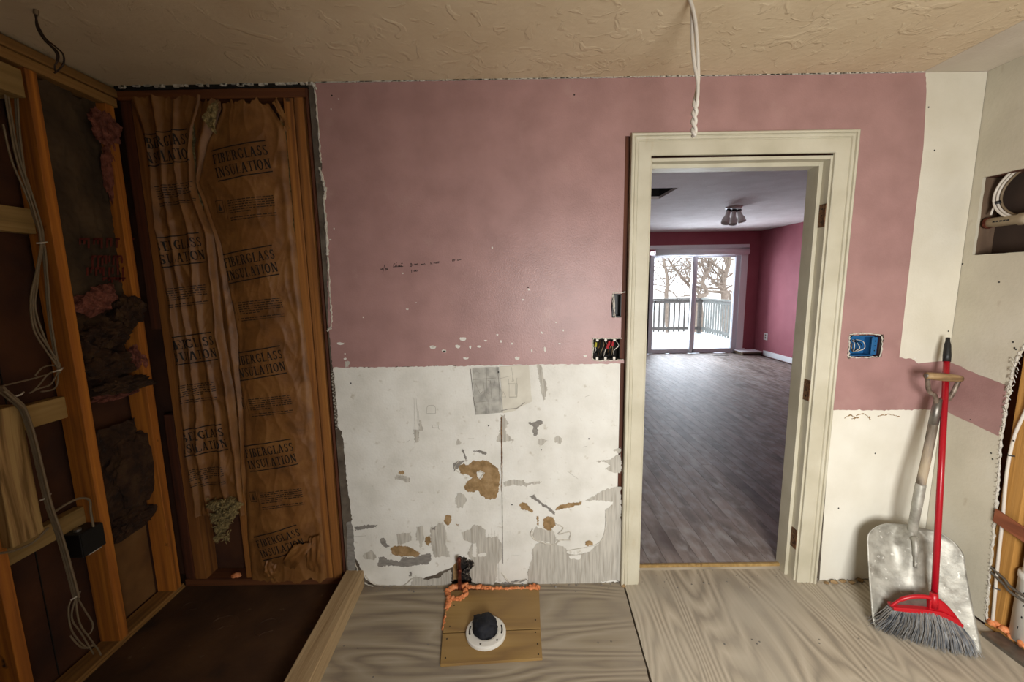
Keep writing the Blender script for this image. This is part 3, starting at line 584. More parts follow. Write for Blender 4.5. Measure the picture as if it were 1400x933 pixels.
# ================================================================== ALCOVE OBJECTS
def lerp_tab(tab, z):
    if z >= tab[0][1]: return tab[0][0]
    for (a, za), (b, zb) in zip(tab, tab[1:]):
        if z >= zb: return a+(b-a)*(za-z)/max(1e-6, za-zb)
    return tab[-1][0]
def pxtab(pts): return sorted([((q := at(a, b, 1, .0)).x, q.z) for a, b in pts], key=lambda t: -t[1])
class Batt:
    def __init__(s, l, r, z0, z1, bulge, folds, amp, seed, wr=.008): s.l, s.r = pxtab(l), pxtab(r); s.z0, s.z1 = z0, z1; s.b, s.folds, s.amp, s.seed, s.wr = bulge, folds, amp, seed, wr
    def y(s, x, z, u=None):
        if u is None:
            a, b = lerp_tab(s.l, z), lerp_tab(s.r, z); u = (x-a)/(b-a)
        u = min(1, max(0, u)); uu = u+.10*noise.noise((z*1.3, s.seed, u*1.5))
        f = 0
        for c, wd, am in s.folds:
            cc = c+.05*noise.noise((z*1.7+c*9, s.seed, 2)); f += am*math.exp(-((uu-cc)/wd)**2)*(.7+.6*noise.noise((z*1.1, c*7, s.seed)))
        v = noise.noise((x*9+s.seed, z*6, 0)); rid = 1-abs(noise.noise((x*11+z*3, z*5-x*4, s.seed)))*2; rid2 = 1-abs(noise.noise((x*26-z*8, z*9, s.seed+4)))*2
        rid = max(0, rid)**3; rid2 = max(0, rid2)**3
        return .012-s.b*math.sin(math.pi*min(1, max(0, u)))**.6-f-s.amp*v-s.wr*rid-s.wr*.5*rid2
    def mesh(s, nu, nv):
        def fn(u, v):
            z = s.z0+(s.z1-s.z0)*v
            zb = z+(.02*noise.noise((u*7, s.seed, 1))+.012*noise.noise((u*19, s.seed, 1)) if v in (0., 1.) else 0)
            x = lerp_tab(s.l, z); x += (lerp_tab(s.r, z)-x)*u
            x += .004*noise.noise((z*9, s.seed*3, u*2)); return (x, s.y(x, z, u), zb)
        return MB().grid(fn, nu, nv)
bl = Batt([(176,136),(198,200),(208,300),(224,400),(240,520),(250,620),(262,690)], [(276,132),(263,200),(268,260),(290,320),(303,440),(322,560),(328,640),(334,690)], .40, 2.385, .010,
          [(.10,.05,.026),(.36,.05,.022),(.66,.04,.020),(.93,.05,.026)], .010, 3.3, .005)
br = Batt([(304,150),(282,200),(272,250),(300,330),(322,440),(330,560),(335,700),(342,792)], [(366,142),(388,175),(400,300),(414,440),(427,560),(438,700),(446,786)], .045, 2.36, .034,
          [(.04,.05,.010),(.93,.05,.010)], .006, 8.1, .0032)
bf = Batt([(277,130),(264,200),(269,260),(291,320),(304,440),(323,560),(330,650)], [(300,148),(284,200),(273,250),(301,330),(323,440),(331,560),(336,700)], .52, 2.375, .010, [(.5,.2,.012)], .004, 5.7, .004)
tl = thing('insulation_batt', (-1.52, .05, .40), 'folded kraft-faced insulation batt in the left bay beside the corner stud, ending in yellow fluff', 'insulation', 'kraft-faced insulation batts')
trr = thing('insulation_batt', (-1.2, .05, .04), 'wide smooth kraft-faced insulation batt in the right bay, reaching down to the bottom plate', 'insulation', 'kraft-faced insulation batts')
setin(bl.mesh(90, 260).build('kraft_facing', 'kraft', None, smooth=True, fix=False), tl)
setin(br.mesh(90, 300).build('kraft_facing', 'kraft', None, smooth=True, fix=False), trr)
setin(bf.mesh(24, 220).build('stapling_flange', 'kraft', None, smooth=True, fix=False), trr)
# fibreglass body behind the facing
bodyl = MB().box(-1.625, -1.43, .02, .10, .43, 2.36); setin(bodyl.build('fibreglass_core', 'yellowwool', None), tl)
bodyr = MB().box(-1.38, -1.015, .03, .10, .10, 2.3); setin(bodyr.build('fibreglass_core', 'yellowwool', None), trr)
# printing -----------------------------------------------------------
def glyph(c):
    """slab serif letter as flat quads in a unit-high cell; returns (quads, width)"""
    Q = []; S, T = .21, .12
    R = lambda x0, y0, x1, y1: Q.append([(x0, y0), (x1, y0), (x1, y1), (x0, y1)])
    def L(x0, y0, x1, y1, w_):
        d = Vector((x1-x0, y1-y0)); n = Vector((-d.y, d.x)).normalized()*w_/2; Q.append([(x0-n.x, y0-n.y), (x1-n.x, y1-n.y), (x1+n.x, y1+n.y), (x0+n.x, y0+n.y)])
    def A(cx, cy, rx, ry, a0, a1, w0, w1, n=9):
        pr_ = None
        for i in range(n+1):
            t = i/n; a = math.radians(a0+(a1-a0)*t); wd = (T+(S-T)*abs(math.cos(a)))*(w0+(w1-w0)*t)
            o_ = (cx+rx*math.cos(a), cy+ry*math.sin(a)); i_ = (cx+(rx-wd)*math.cos(a), cy+(ry-wd*.75)*math.sin(a))
            if pr_: Q.append([pr_[0], o_, i_, pr_[1]])
            pr_ = (o_, i_)
    stem = lambda x, s0=-.09, s1=.09, top=True, bot=True: (R(x, 0, x+S, 1), bot and R(x+s0, 0, x+S+s1, .07), top and R(x+s0, .93, x+S+s1, 1))
    if c == 'F': stem(.1); R(.27, .93, .72, 1); R(.65, .70, .72, 1); R(.27, .47, .52, .54); R(.47, .38, .52, .63); wd = .76
    elif c == 'I': stem(.1); wd = .40
    elif c == 'B': stem(.1, s1=0); R(.27, .93, .45, 1); R(.27, .49, .48, .56); R(.27, 0, .47, .07); A(.43, .765, .27, .235, -90, 90, 1, 1); A(.45, .265, .31, .265, -90, 90, 1, 1); wd = .82
    elif c == 'E': stem(.1, s1=0); R(.27, .93, .72, 1); R(.65, .74, .72, 1); R(.27, .47, .52, .54); R(.47, .38, .52, .63); R(.27, 0, .76, .07); R(.69, 0, .76, .27); wd = .82
    elif c == 'R': stem(.1); R(.27, .93, .45, 1); R(.27, .45, .48, .52); A(.45, .725, .28, .275, -90, 90, 1, 1); L(.48, .48, .72, .04, S); R(.62, 0, .90, .07); wd = .90
    elif c == 'G': A(.48, .5, .43, .5, 45, 320, 1, 1, 14); R(.66, .06, .80, .42); R(.54, .37, .88, .44); R(.72, .68, .78, .98); wd = .92
    elif c == 'L': stem(.1); R(.27, 0, .72, .07); R(.65, 0, .72, .30); wd = .76
    elif c == 'A': L(.14, .03, .40, .98, T); L(.44, .98, .72, .03, S); R(.22, .30, .62, .37); R(.0, 0, .28, .07); R(.56, 0, .90, .07); wd = .92
    elif c == 'S': A(.36, .745, .28, .255, 30, 270, .8, 1, 10); A(.36, .27, .30, .27, 90, -150, 1, .8, 10); R(.56, .70, .62, .98); R(.06, .02, .12, .30); wd = .72
    elif c == 'N': L(.17, 0, .17, 1, T); R(0, 0, .34, .07); R(0, .93, .30, 1); L(.20, .97, .74, .03, S); L(.77, 0, .77, 1, T); R(.60, .93, .94, 1); wd = .96
    elif c == 'U': R(.1, .3, .27, 1); R(0, .93, .37, 1); R(.68, .3, .76, 1); R(.58, .93, .87, 1); A(.43, .33, .33, .33, 180, 360, 1, .8, 10); wd = .88
    elif c == 'T': R(.32, 0, .49, 1); R(.22, 0, .59, .07); R(.03, .93, .78, 1); R(.03, .70, .09, 1); R(.72, .70, .78, 1); wd = .81
    elif c == 'O': A(.45, .5, .42, .5, 0, 360, 1, 1, 18); wd = .90
    else: wd = .5
    return Q, wd
def on_sheet(quads, cx, cz, sx, sz, rot, batt, mb, lift=.0036, clip=None):
    ca, sa = math.cos(rot), math.sin(rot)
    for q in quads:
        xs = [p[0] for p in q]; n = max(1, int((max(xs)-min(xs))*sx/.006))
        for k in range(n):
            def ip(t): return [(q[0][0]+(q[1][0]-q[0][0])*t, q[0][1]+(q[1][1]-q[0][1])*t), (q[3][0]+(q[2][0]-q[3][0])*t, q[3][1]+(q[2][1]-q[3][1])*t)]
            a, b = ip(k/n), ip((k+1)/n); V = []
            for (x_, z_) in (a[0], b[0], b[1], a[1]):
                X = x_*sx; Z = z_*sz; wx, wz = cx+X*ca-Z*sa, cz+X*sa+Z*ca
                V.append((wx, batt.y(wx, wz)-lift, wz))
            if clip and any(not (lerp_tab(batt.l, v[2])+.004 < v[0] < lerp_tab(batt.r, v[2])-.004) for v in V): continue
            mb.add(V, [(0, 1, 2, 3)])
def word(txt, total):
    G = [glyph(c) for c in txt]; w_ = sum(g[1] for g in G)+.1*(len(G)-1); x_ = 0; out = []
    for q, gw in G:
        out += [[((p[0]+x_)/w_*total, p[1]) for p in qq] for qq in q]; x_ += gw+.1
    return out
def stamp(batt, root, px, py, W_=.25, Hh=.043, rot=.16, crop=None):
    q = at(px, py, 1, -.01); mb = MB(); t0 = [[(p[0]-W_/2, p[1]*Hh+.006) for p in qq] for qq in word('FIBERGLASS', W_)]
    t1 = [[(p[0]-W_/2, p[1]*Hh-Hh-.010) for p in qq] for qq in word('INSULATION', W_)]
    bars = [[(-W_*.5, .064), (W_*.5, .064), (W_*.5, .069), (-W_*.5, .069)], [(-W_*.5, -.069), (W_*.5, -.069), (W_*.5, -.064), (-W_*.5, -.064)]]
    on_sheet(t0+t1+bars, q.x, q.z, 1, 1, rot, batt, mb, clip=True)
    setin(mb.build('printed_lettering', 'ink', None, fix=False), root)
def fine(batt, root, px, py, W_=.2, rot=.10, logo=True):
    q = at(px, py, 1, -.01); mb = MB(); Q = []
    rr = random.Random(px)
    for r_ in range(8):
        z_ = .05-r_*.0105-(.012 if r_ > 5 else 0); x_ = -W_*.28 if logo else -W_/2; end = W_/2 if r_ not in (5, 7) else W_*.1
        while x_ < end:
            ww = rr.uniform(.008, .022); Q.append([(x_, z_), (min(end, x_+ww), z_), (min(end, x_+ww), z_+.0042), (x_, z_+.0042)]); x_ += ww+.004
    if logo:
        for a in ((-.5, .058, -.36, .061), (-.5, .006, -.36, .009)): Q.append([(a[0]*W_, a[1]), (a[2]*W_, a[1]), (a[2]*W_, a[3]), (a[0]*W_, a[3])])
        for x_ in (-.5, -.372): Q.append([(x_*W_, .006), (x_*W_+.002, .006), (x_*W_+.002, .061), (x_*W_, .061)])
        Q.append([(-.46*W_, .016), (-.40*W_, .016), (-.42*W_, .034), (-.45*W_, .034)]); Q.append([(-.44*W_, .034), (-.42*W_, .034), (-.425*W_, .048), (-.432*W_, .048)])
        Q.append([(-.33*W_, -.03), (-.325*W_, -.03), (-.325*W_, .055), (-.33*W_, .055)])
    Q.append([(-W_*.28, -.034), (W_/2, -.034), (W_/2, -.032), (-W_*.28, -.032)])
    on_sheet(Q, q.x, q.z, 1, 1, rot, batt, mb, .003, clip=True); setin(mb.build('fine_print', 'fineink', None, fix=False), root)
stamp(br, trr, 332, 221); stamp(br, trr, 343, 362); stamp(br, trr, 355, 497); stamp(br, trr, 371, 622); stamp(br, trr, 384, 741, .24, .040, .30)
for p_ in ((338, 289), (350, 427), (364, 558), (380, 684)): fine(br, trr, *p_, W_=.27)
stamp(bl, tl, 226, 202, .22, .045, .12); stamp(bl, tl, 240, 343, .24, .043, .12); stamp(bl, tl, 258, 478, .24, .043, .12); stamp(bl, tl, 274, 603, .24, .043, .14)
for p_ in ((240, 268), (255, 408), (270, 540), (283, 655)): fine(bl, tl, *p_, W_=.18, logo=False)
# torn flap near the top, loose pieces at the foot of the right batt
def flap(pts3, nm, root, m='kraft', curl=.02, seed=1.):
    A_, B_, C_, D_ = [Vector(p) for p in pts3]
    def fn(u, v):
        p = (A_*(1-u)+B_*u)*(1-v)+(D_*(1-u)+C_*u)*v; e = .008*noise.noise((u*6, v*6, seed)) if (u in (0, 1) or v in (0, 1)) else 0
        return p+Vector((e, -curl*math.sin(v*2.6)+.012*noise.noise((u*4, v*4, seed)), e))
    setin(MB().grid(fn, 14, 14).build(nm, m, None, smooth=True, fix=False), root)
F1 = lambda a, b, y: at(a, b, 1, y)
flap([F1(277,163,-.05), F1(296,186,-.05), F1(302,150,-.02), F1(298,138,0)], 'torn_flap', trr, 'yellowwool', .02, 2)
flap([F1(385,772,-.03), F1(402,780,-.05), F1(432,740,-.03), F1(405,742,-.03)], 'torn_flap', trr, 'kraft', .03, 3)
flap([F1(362,790,-.03), F1(378,795,-.03), F1(380,770,-.02), F1(366,765,-.02)], 'torn_flap', trr, 'kraft', .02, 4)
flap([F1(420,780,-.02), F1(440,784,-.01), F1(440,730,-.03), F1(424,735,-.03)], 'torn_flap', trr, 'kraft', .02, 5)
flap([F1(374,142,-.02), F1(392,180,-.03), F1(398,176,-.01), F1(380,134,-.01)], 'torn_flap', trr, 'kraft', .01, 6)
def woolpiece(nm, c, r, m, root=None, seed=0., amp=.55, fr=5., n=4):
    vs, fs = blob(c, r, amp, fr, n, seed); o = MB().add(vs, fs).build(nm, m, None, smooth=False)
    if root: setin(o, root)
    return o
q = F1(303, 700, -.03); mbw = MB()
for i, (a, b, rx, rz) in enumerate([(296,690,.040,.022),(312,688,.040,.02),(300,705,.034,.024),(316,702,.024,.026),(303,722,.020,.024),(324,692,.018,.016),(308,714,.03,.014),(299,735,.014,.014)]):
    c = F1(a, b, -.03); mbw.add(*blob(c, (rx, .03, rz), .7, 6., 3, i*3.1))
for i in range(150):
    b = random.uniform(680, 738); a = 305+random.uniform(-1, 1)*(24-(b-680)*.28); c = F1(a, b, -.05); d = Vector((random.uniform(-.02, .02), random.uniform(-.02, .01), random.uniform(-.025, .01)))
    mbw.tube([c, c+d*.5+Vector((0, -.006, 0)), c+d], [.003, .002, .0006], 4)
setin(mbw.build('loose_fibre', 'yellowwool', None), tl)
# pink and brown glass wool of the left wall bay: one thing with its torn pieces
wool = thing('wall_insulation', (-1.82, -.18, .3), 'torn brown and pink fibreglass insulation between the two left wall studs', 'insulation')
def Lp(a, b, x=-1.79): return at(a, b, 0, x)
def woolsheet(y0, y1, z0, z1, x0, nm, m, seed, amp=.03, fr=6.):
    def fn(u, v):
        y = y0+(y1-y0)*u; z = z0+(z1-z0)*v; e = 1-abs(2*u-1)**4
        zz = z+(.05*noise.noise((u*5, seed, 2)) if v in (0, 1) else 0)
        return (x0+amp*e*(.4+noise.noise((y*fr*1.5+seed, z*fr, 1))+.5*noise.noise((y*fr*4, z*fr*4, seed)))+.006*noise.noise((y*60, z*60, seed)), y, zz)
    setin(MB().grid(fn, 40, 110).build(nm, m, None, smooth=True, fix=False), wool)
woolsheet(-.306, -.052, 1.50, 2.35, -1.785, 'dusty_facing', 'dusty', 1., .014, 4)
woolsheet(-.305, -.053, 1.10, 1.52, -1.815, 'crumpled_facing', 'brownwool', 5., .07, 9)
woolsheet(-.30, -.053, .45, .95, -1.82, 'lower_batt', 'brownwool', 9., .05, 5)
def wp(a, b, ry, rz, m, seed, x=-1.77, rx=.025, nm='wool_tuft', amp=.5): c = Lp(a, b, x); woolpiece(nm, c, (rx, ry, rz), m, wool, seed, amp)
wp(146, 178, .055, .06, 'pinkwool', 1.2, -1.745); wp(138, 165, .04, .04, 'pinkwool', 2.2, -1.77); wp(150, 205, .02, .07, 'pinkwool', 3.2, -1.76, .015); wp(148, 240, .02, .1, 'pinkwool', 4.1, -1.77, .015)
wp(128, 415, .07, .045, 'pinkwool', 5.1, -1.76); wp(142, 402, .05, .035, 'pinkwool', 6.1, -1.76); wp(178, 425, .06, .06, 'brownwool', 7.7, -1.75, .04)
wp(150, 458, .09, .05, 'brownwool', 8.3, -1.76, .04); wp(187, 490, .03, .06, 'pinkwool', 9.4, -1.77, .03); wp(150, 500, .1, .06, 'brownwool', 10.2, -1.77, .04)
wp(175, 525, .11, .035, 'brownwool', 11.2, -1.76, .04); wp(160, 540, .10, .018, 'pinkwool', 12.5, -1.78, .02)
wp(185, 640, .12, .18, 'brownwool', 13.9, -1.80, .05, 'slumped_batt', .25); wp(180, 715, .10, .05, 'brownwool', 14.9, -1.80, .035); wp(88, 118, .05, .05, 'pinkwool', 15.5, -1.82, .02) if False else None
setin(MB().box(-1.812, -1.808, -.26, -.08, .62, .66, Matrix.Rotation(.0, 4, 'X')).build('pale_fold', 'pinkwool', None), wool)
# faded red print, reversed, on the dusty facing (illegible strokes)
ri = MB(); rr = random.Random(4)
for row, (a0, a1, b, s) in enumerate(((108, 178, 326, 1), (125, 176, 350, 1.2), (118, 178, 366, 1), (140, 176, 380, .5))):
    a = a0
    while a < a1:
        h = 14*s*rr.uniform(.5, 1); c = Lp(a, b, -1.766); c2 = Lp(a+2.5, b-1, -1.766); c3 = Lp(a+2.5, b+h, -1.766); c4 = Lp(a, b+h, -1.766)
        ri.prism([c, c2, c3, c4], (.001, 0, 0))
        if rr.random() < .6: ri.prism([c, Lp(a+6, b-1, -1.766), Lp(a+6, b+2, -1.766), Lp(a, b+3, -1.766)], (.001, 0, 0))
        a += rr.uniform(4.5, 8)
o = ri.build('faded_print', 'redink', None); o['kind'] = 'stuff'; setin(o, wool)
MB().box(-1.846, -1.843, -.305, -.053, .022, .5).build('exposed_board', 'bay_right', wl)
# cable bundle on the left wall
cb = thing('cable_bundle', (-1.73, -.4, .1), 'bundle of thin off-white cables running down the left wall studs, loosely coiled at the foot', 'cable')
def cab(pxs, x, r, nm='cable_strand', m='cable_old', root=cb, off=(0, 0)):
    L = spl([at(a+off[0], b+off[1], 0, x) for a, b in pxs], 7); setin(MB().tube(L, r, 7).build(nm, m, None, smooth=True), root)
up = [(5, 118), (12, 160), (22, 215), (38, 262), (50, 300), (56, 330), (50, 370), (42, 410), (46, 450), (62, 478), (76, 498), (80, 508)]
up2 = [(20, 120), (24, 180), (32, 240), (44, 290), (57, 330), (62, 380), (66, 430), (72, 470), (78, 505)]
up3 = [(4, 170), (16, 220), (34, 262), (54, 320), (52, 380), (48, 420), (60, 460), (74, 490), (79, 506)]
for p_, o_ in ((up, (0, 0)), (up2, (0, 0)), (up3, (0, 0)), (up2, (3, 2)), (up, (3, -4))): cab(p_, -1.745-random.random()*.012, .0035, off=o_)
for p_ in ([(80, 506), (70, 525), (52, 532), (40, 538)], [(80, 506), (76, 530), (56, 536)], [(79, 506), (66, 512), (54, 526), (46, 534)], [(48, 514), (58, 503), (74, 500), (82, 510)], [(0, 529), (20, 524), (45, 518), (66, 512)]): cab(p_, -1.755, .0028)
dn = [(0, 531), (10, 540), (22, 550), (32, 562), (44, 600), (56, 650), (66, 690), (80, 730), (94, 780), (103, 815)]
for o_ in ((0, 0), (3, -2), (-2, 3), (5, 3)): cab(dn, -1.69+.004*o_[0], .0042, off=o_)
for p_ in ([(103, 815), (94, 830), (98, 862), (118, 886), (128, 880)], [(104, 815), (116, 835), (127, 855), (120, 868), (108, 850), (104, 820)], [(103, 815), (108, 850), (124, 875), (135, 890)], [(104, 816), (98, 845), (112, 868), (128, 895)], [(96, 870), (112, 886), (130, 884), (138, 896)]): cab(p_, -1.735, .003)
for a, b, x in ((79, 506, -1.742), (103, 815, -1.70), (57, 332, -1.74), (24, 540, -1.70), (62, 680, -1.70)):
    c = at(a, b, 0, x); setin(MB().tube([c+Vector((0, -.018, -.004)), c+Vector((.012, 0, 0)), c+Vector((0, .018, .004))], .003, 6).build('cable_tie', 'cable', None, smooth=True), cb)
cab([(0, 757), (20, 753), (45, 742), (66, 722)], -1.70, .004)
cab([(75, 700), (90, 690), (108, 682), (122, 684), (124, 700), (128, 722)], -1.74, .0045)
jx = thing('junction_box', (-1.77, -.39, .48), 'dark metal junction box hanging on the left wall below the lower wooden block', 'box')
c = at(116, 738, 0, -1.77); b = MB().box(c.x-.035, c.x+.035, c.y-.048, c.y+.045, c.z-.05, c.z+.05); setin(b.build('box_body', 'black', None, bevel=.004), jx)
setin(MB().box(c.x+.035, c.x+.039, c.y-.046, c.y+.043, c.z-.048, c.z+.048).build('cover_plate', 'hole', None, bevel=.002), jx)
setin(MB().tube([(c.x, c.y-.02, c.z+.05), (c.x, c.y-.02, c.z+.06)], .012, 10).build('cable_clamp', 'dull_steel', None), jx)
setin(MB().box(c.x-.02, c.x+.03, c.y-.02, c.y+.03, c.z-.056, c.z-.050).build('pale_tab', 'cable', None), jx)
# cables from the ceiling
hc = thing('hanging_cable', (-1.50, -.5, 2.44), 'old cable with dark loose wires hanging from the ceiling above the left alcove', 'cable')
setin(MB().tube(spl([F1(47, -12, -.5), F1(49, 6, -.5), F1(49, 20, -.5)]), .0065, 8).build('cable_jacket', 'cable_old', None, smooth=True), hc)
for p_ in ([(49, 20), (52, 34), (62, 52), (76, 64), (86, 74), (87, 86), (80, 96), (74, 100)], [(48, 20), (54, 40), (66, 58), (78, 70), (80, 80), (75, 90), (76, 98)], [(50, 20), (50, 36), (60, 54), (72, 66), (78, 76), (77, 88)]):
    setin(MB().tube(spl([F1(a, b, -.5+random.uniform(-.01, .01)) for a, b in p_]), .0025, 6).build('loose_wire', 'dark_cable', None, smooth=True), hc)
hc2 = thing('hanging_cable', (.57, -.5, 2.44), 'pair of twisted white cables hanging from the ceiling in front of the doorway head', 'cable')
def twist(ph, m):
    cen = spl([F1(937, -20, -.5), F1(944, 0, -.5), F1(948, 25, -.5), F1(950, 60, -.5), F1(952, 90, -.5), F1(954, 115, -.5), F1(951, 142, -.5), F1(949, 165, -.5), F1(949, 186, -.5)], 10)
    out = []
    for i, p in enumerate(cen):
        t = i/len(cen); a = ph+2*math.pi*(1.1*t+2.2*max(0, t-.72)*3); r = .0105 if t < .12 else (.0068 if t < .7 else .0055)
        out.append(p+Vector((math.cos(a)*r, math.sin(a)*r, 0)))
    return MB().tube(out, .0058, 8)
setin(twist(0, 0).build('cable_strand', 'cable', None, smooth=True), hc2); setin(twist(math.pi, 0).build('cable_strand', 'cable', None, smooth=True), hc2)
# 2x4 curb on the floor
cu = MB(); yb, yf = .004, -1.30
cu.add([(-.888, yb, 0), (-.797, yb, 0), (-.765+.0, yf, 0), (-.872, yf, 0), (-.888, yb, .089), (-.797, yb, .089), (-.765, yf, .089), (-.872, yf, .089)], [(0, 1, 2, 3), (4, 5, 6, 7), (0, 1, 5, 4), (1, 2, 6, 5), (2, 3, 7, 6), (3, 0, 4, 7)])
o = cu.build('floor_curb', 'curb', None, bevel=.004); tag(o, 'light pine lumber curb lying on the floor between the dark alcove and the plywood', 'lumber')
# short debris in the alcove
for i, (a, b, s) in enumerate([(432,787,.018),(322,790,.016)]):
    c = at(a, b, 2, .036); o = MB().add(*blob((c.x, .03, .045), (s*1.5, s, s*.7), .4, 5, 3, i)).build('wool_scrap', 'foam', None, smooth=True)
    tag(o, ['small orange-pink scrap on the bottom plate beside the double stud', 'small orange-pink scrap on the bottom plate below the yellow fluff'][i], 'scrap')
fm = MB()
for (a, b, r1, r2) in ((262, 830, .045, .02), (308, 852, .06, .025), (365, 858, .05, .03)):
    c = at(a, b, 2, 0); n = 26; pts = [(c.x+r1*math.cos(t*2*math.pi/n), c.y+r2*1.6*math.sin(t*2*math.pi/n)*(1 if t < 20 else .6), .001) for t in range(n)]
    for i in range(n-3): fm.tube([pts[i], pts[i+1]], .002*random.uniform(.4, 1.5), 4)
fm.build('boot_scuffs', 'alcove_floor', fl)['kind'] = 'stuff'
# ================================================================== BOXES IN THE WALL
def wallbox(nm, x0, x1, z0, z1, dep, m, label, cat, y0=.001):
    t = thing(nm, ((x0+x1)/2, y0+dep, z0), label, cat); w_ = .003
    setin(MB().box(x0, x1, y0+dep-w_, y0+dep, z0, z1).box(x0, x0+w_, y0, y0+dep, z0, z1).box(x1-w_, x1, y0, y0+dep, z0, z1).box(x0, x1, y0, y0+dep, z0, z0+w_).box(x0, x1, y0, y0+dep, z1-w_, z1).build('box_shell', m, None), t); return t
g = wallbox('switch_box', .384, .509, 1.185, 1.283, .05, 'hole', 'wide open switch box full of wires with a red connector, left of the door casing', 'box')
for i in range(9):
    x_ = .39+i*.0125; pts = [(x_, .04, 1.19+random.random()*.02), (x_+random.uniform(-.01, .012), .012, 1.215+random.random()*.02), (x_+random.uniform(-.01, .014), .006, 1.24+random.random()*.02), (x_+.006, .035, 1.27)]
    setin(MB().tube(spl(pts), .0022, 5).build('wire', ['cable', 'black', 'bare_copper', 'cable_old'][i % 4], None, smooth=True), g)
for x_, z_, m in ((.455, 1.262, 'redwire'), (.472, 1.258, 'redwire'), (.448, 1.246, 'redwire'), (.391, 1.255, 'yellow')):
    setin(MB().lathe([(0, .022), (.005, .022), (.0075, 0), (0, 0)], (x_, .004, z_-.01), (.2, 0, 1), 8).build('wire_connector', m, None), g)
for x_ in (.400, .440, .482):
    for z_ in (1.189, 1.279): setin(MB().box(x_-.006, x_+.006, -.0015, .001, z_-.007, z_+.007).build('mounting_ear', 'cable', None, bevel=.001), g)
g = wallbox('outlet_box', .469, .511, 1.388, 1.495, .05, 'black', 'open black box recess in the pink wall beside the door casing', 'box')
setin(MB().tube([(.477, .01, 1.39), (.480, .002, 1.44), (.477, .01, 1.493)], .0025, 5).build('white_edge', 'cable', None), g)
edge_bead([(838, 402), (838, 415), (840, 425), (841, 434)], .003); edge_bead([(838, 401), (855, 400)], .002)
edge_bead([(811, 463), (830, 463), (850, 463)], .0025); edge_bead([(811, 463), (811, 480), (811, 492), (830, 493), (852, 492)], .003)
g = wallbox('blue_outlet_box', 1.612, 1.722, 1.182, 1.278, .055, 'blue', 'bright blue plastic outlet box with loose wires in the pink wall right of the door', 'box')
setin(MB().box(1.712, 1.738, .0005, .006, 1.188, 1.272).build('mounting_bracket', 'blue', None, bevel=.001), g)
for z_ in (1.207, 1.23, 1.253): setin(MB().lathe([(0, .001), (.003, .001), (.003, 0)], (1.727, .0005, z_), (0, -1, 0), 8).build('bracket_hole', 'hole', None), g)
for i in range(6):
    pts = [(1.635+i*.008, .05, 1.255), (1.63+i*.011, .018, 1.25-random.random()*.02), (1.625+i*.012, .01, 1.215), (1.65, .03, 1.198)]
    setin(MB().tube(spl(pts), .002, 5).build('wire', ['bare_copper', 'cable', 'black', 'cable', 'black', 'cable'][i], None, smooth=True), g)
for pts in ([(1161, 459), (1161, 475), (1160, 488)], [(1160, 488), (1175, 489), (1200, 488)], [(1162, 457), (1180, 456), (1204, 458)], [(1205, 459), (1206, 472), (1203, 488)]): edge_bead(pts, .0032)
# ================================================================== SKETCH PAPERS
sk = thing('sketch_sheet', (-.12, 0, .93), 'grey photocopied sketch sheet stuck to the white wall, left of the pair', 'paper', 'sketch sheets on the wall')
o = layer('sheet', 'photocopy', [(646, 503), (682, 502), (688, 564), (650, 567)], None, .006, .0012, .012, th=.0006); setin(o, sk)
s2 = thing('sketch_sheet', (.02, 0, .93), 'pale pencil sketch sheet stuck to the white wall, right of the pair', 'paper', 'sketch sheets on the wall')
o = layer('sheet', 'sketch', [(683, 501), (723, 499), (727, 549), (712, 556), (705, 561), (688, 565)], None, .0056, .001, .012, th=.0006); setin(o, s2)
k66 = lambda L: [[(620+a/6.633, 490+b/6.633) for a, b in l] for l in L]
o = strokes(k66([[(405,190),(520,160)],[(500,230),(580,232),(576,350),(505,352),(505,230)],[(525,80),(535,150),(548,205),(530,215),(540,160)],[(575,180),(575,350)],[(440,355),(450,300),(470,340),(475,355)],[(440,352),(475,352)],[(505,355),(575,355)],[(560,240),(560,330)],[(500,190),(500,240)]]), .0010, 'pencil_drawing', 'pencil', None, .0065); setin(o, s2)
o = strokes(k66([[(430,478),(500,462),(575,455),(610,430),(645,402)]]), .003, 'curled_edge', 'dark_paper', None, .007); setin(o, s2)
o = strokes(k66([[(180,195),(385,180)],[(270,195),(285,340),(300,390)],[(300,110),(305,380)],[(205,400),(370,385)],[(335,200),(345,370)],[(200,230),(240,320),(270,300)],[(310,200),(330,205),(335,230)],[(300,260),(325,265)],[(300,310),(325,330)],[(210,120),(240,140)],[(210,290),(250,285)]]), .0014, 'photocopied_lines', 'dark_paper', None, .0068); setin(o, sk)
o = strokes(k66([[(180,350),(190,420),(205,480)],[(155,100),(165,200),(180,340)]]), .0032, 'curled_edge', 'dark_paper', None, .007); setin(o, sk)
o = strokes(k66([[(395,75),(410,200),(418,330),(424,470)]]), .0022, 'sheet_edge', 'dark_paper', None, .0072); setin(o, sk)
q = at(681.5, 509, 1, -.006); setin(MB().lathe([(0, .003), (.003, .0025), (.0035, 0)], (q.x, q.y, q.z), (0, -1, 0), 8).build('nail', 'hole', None), sk)
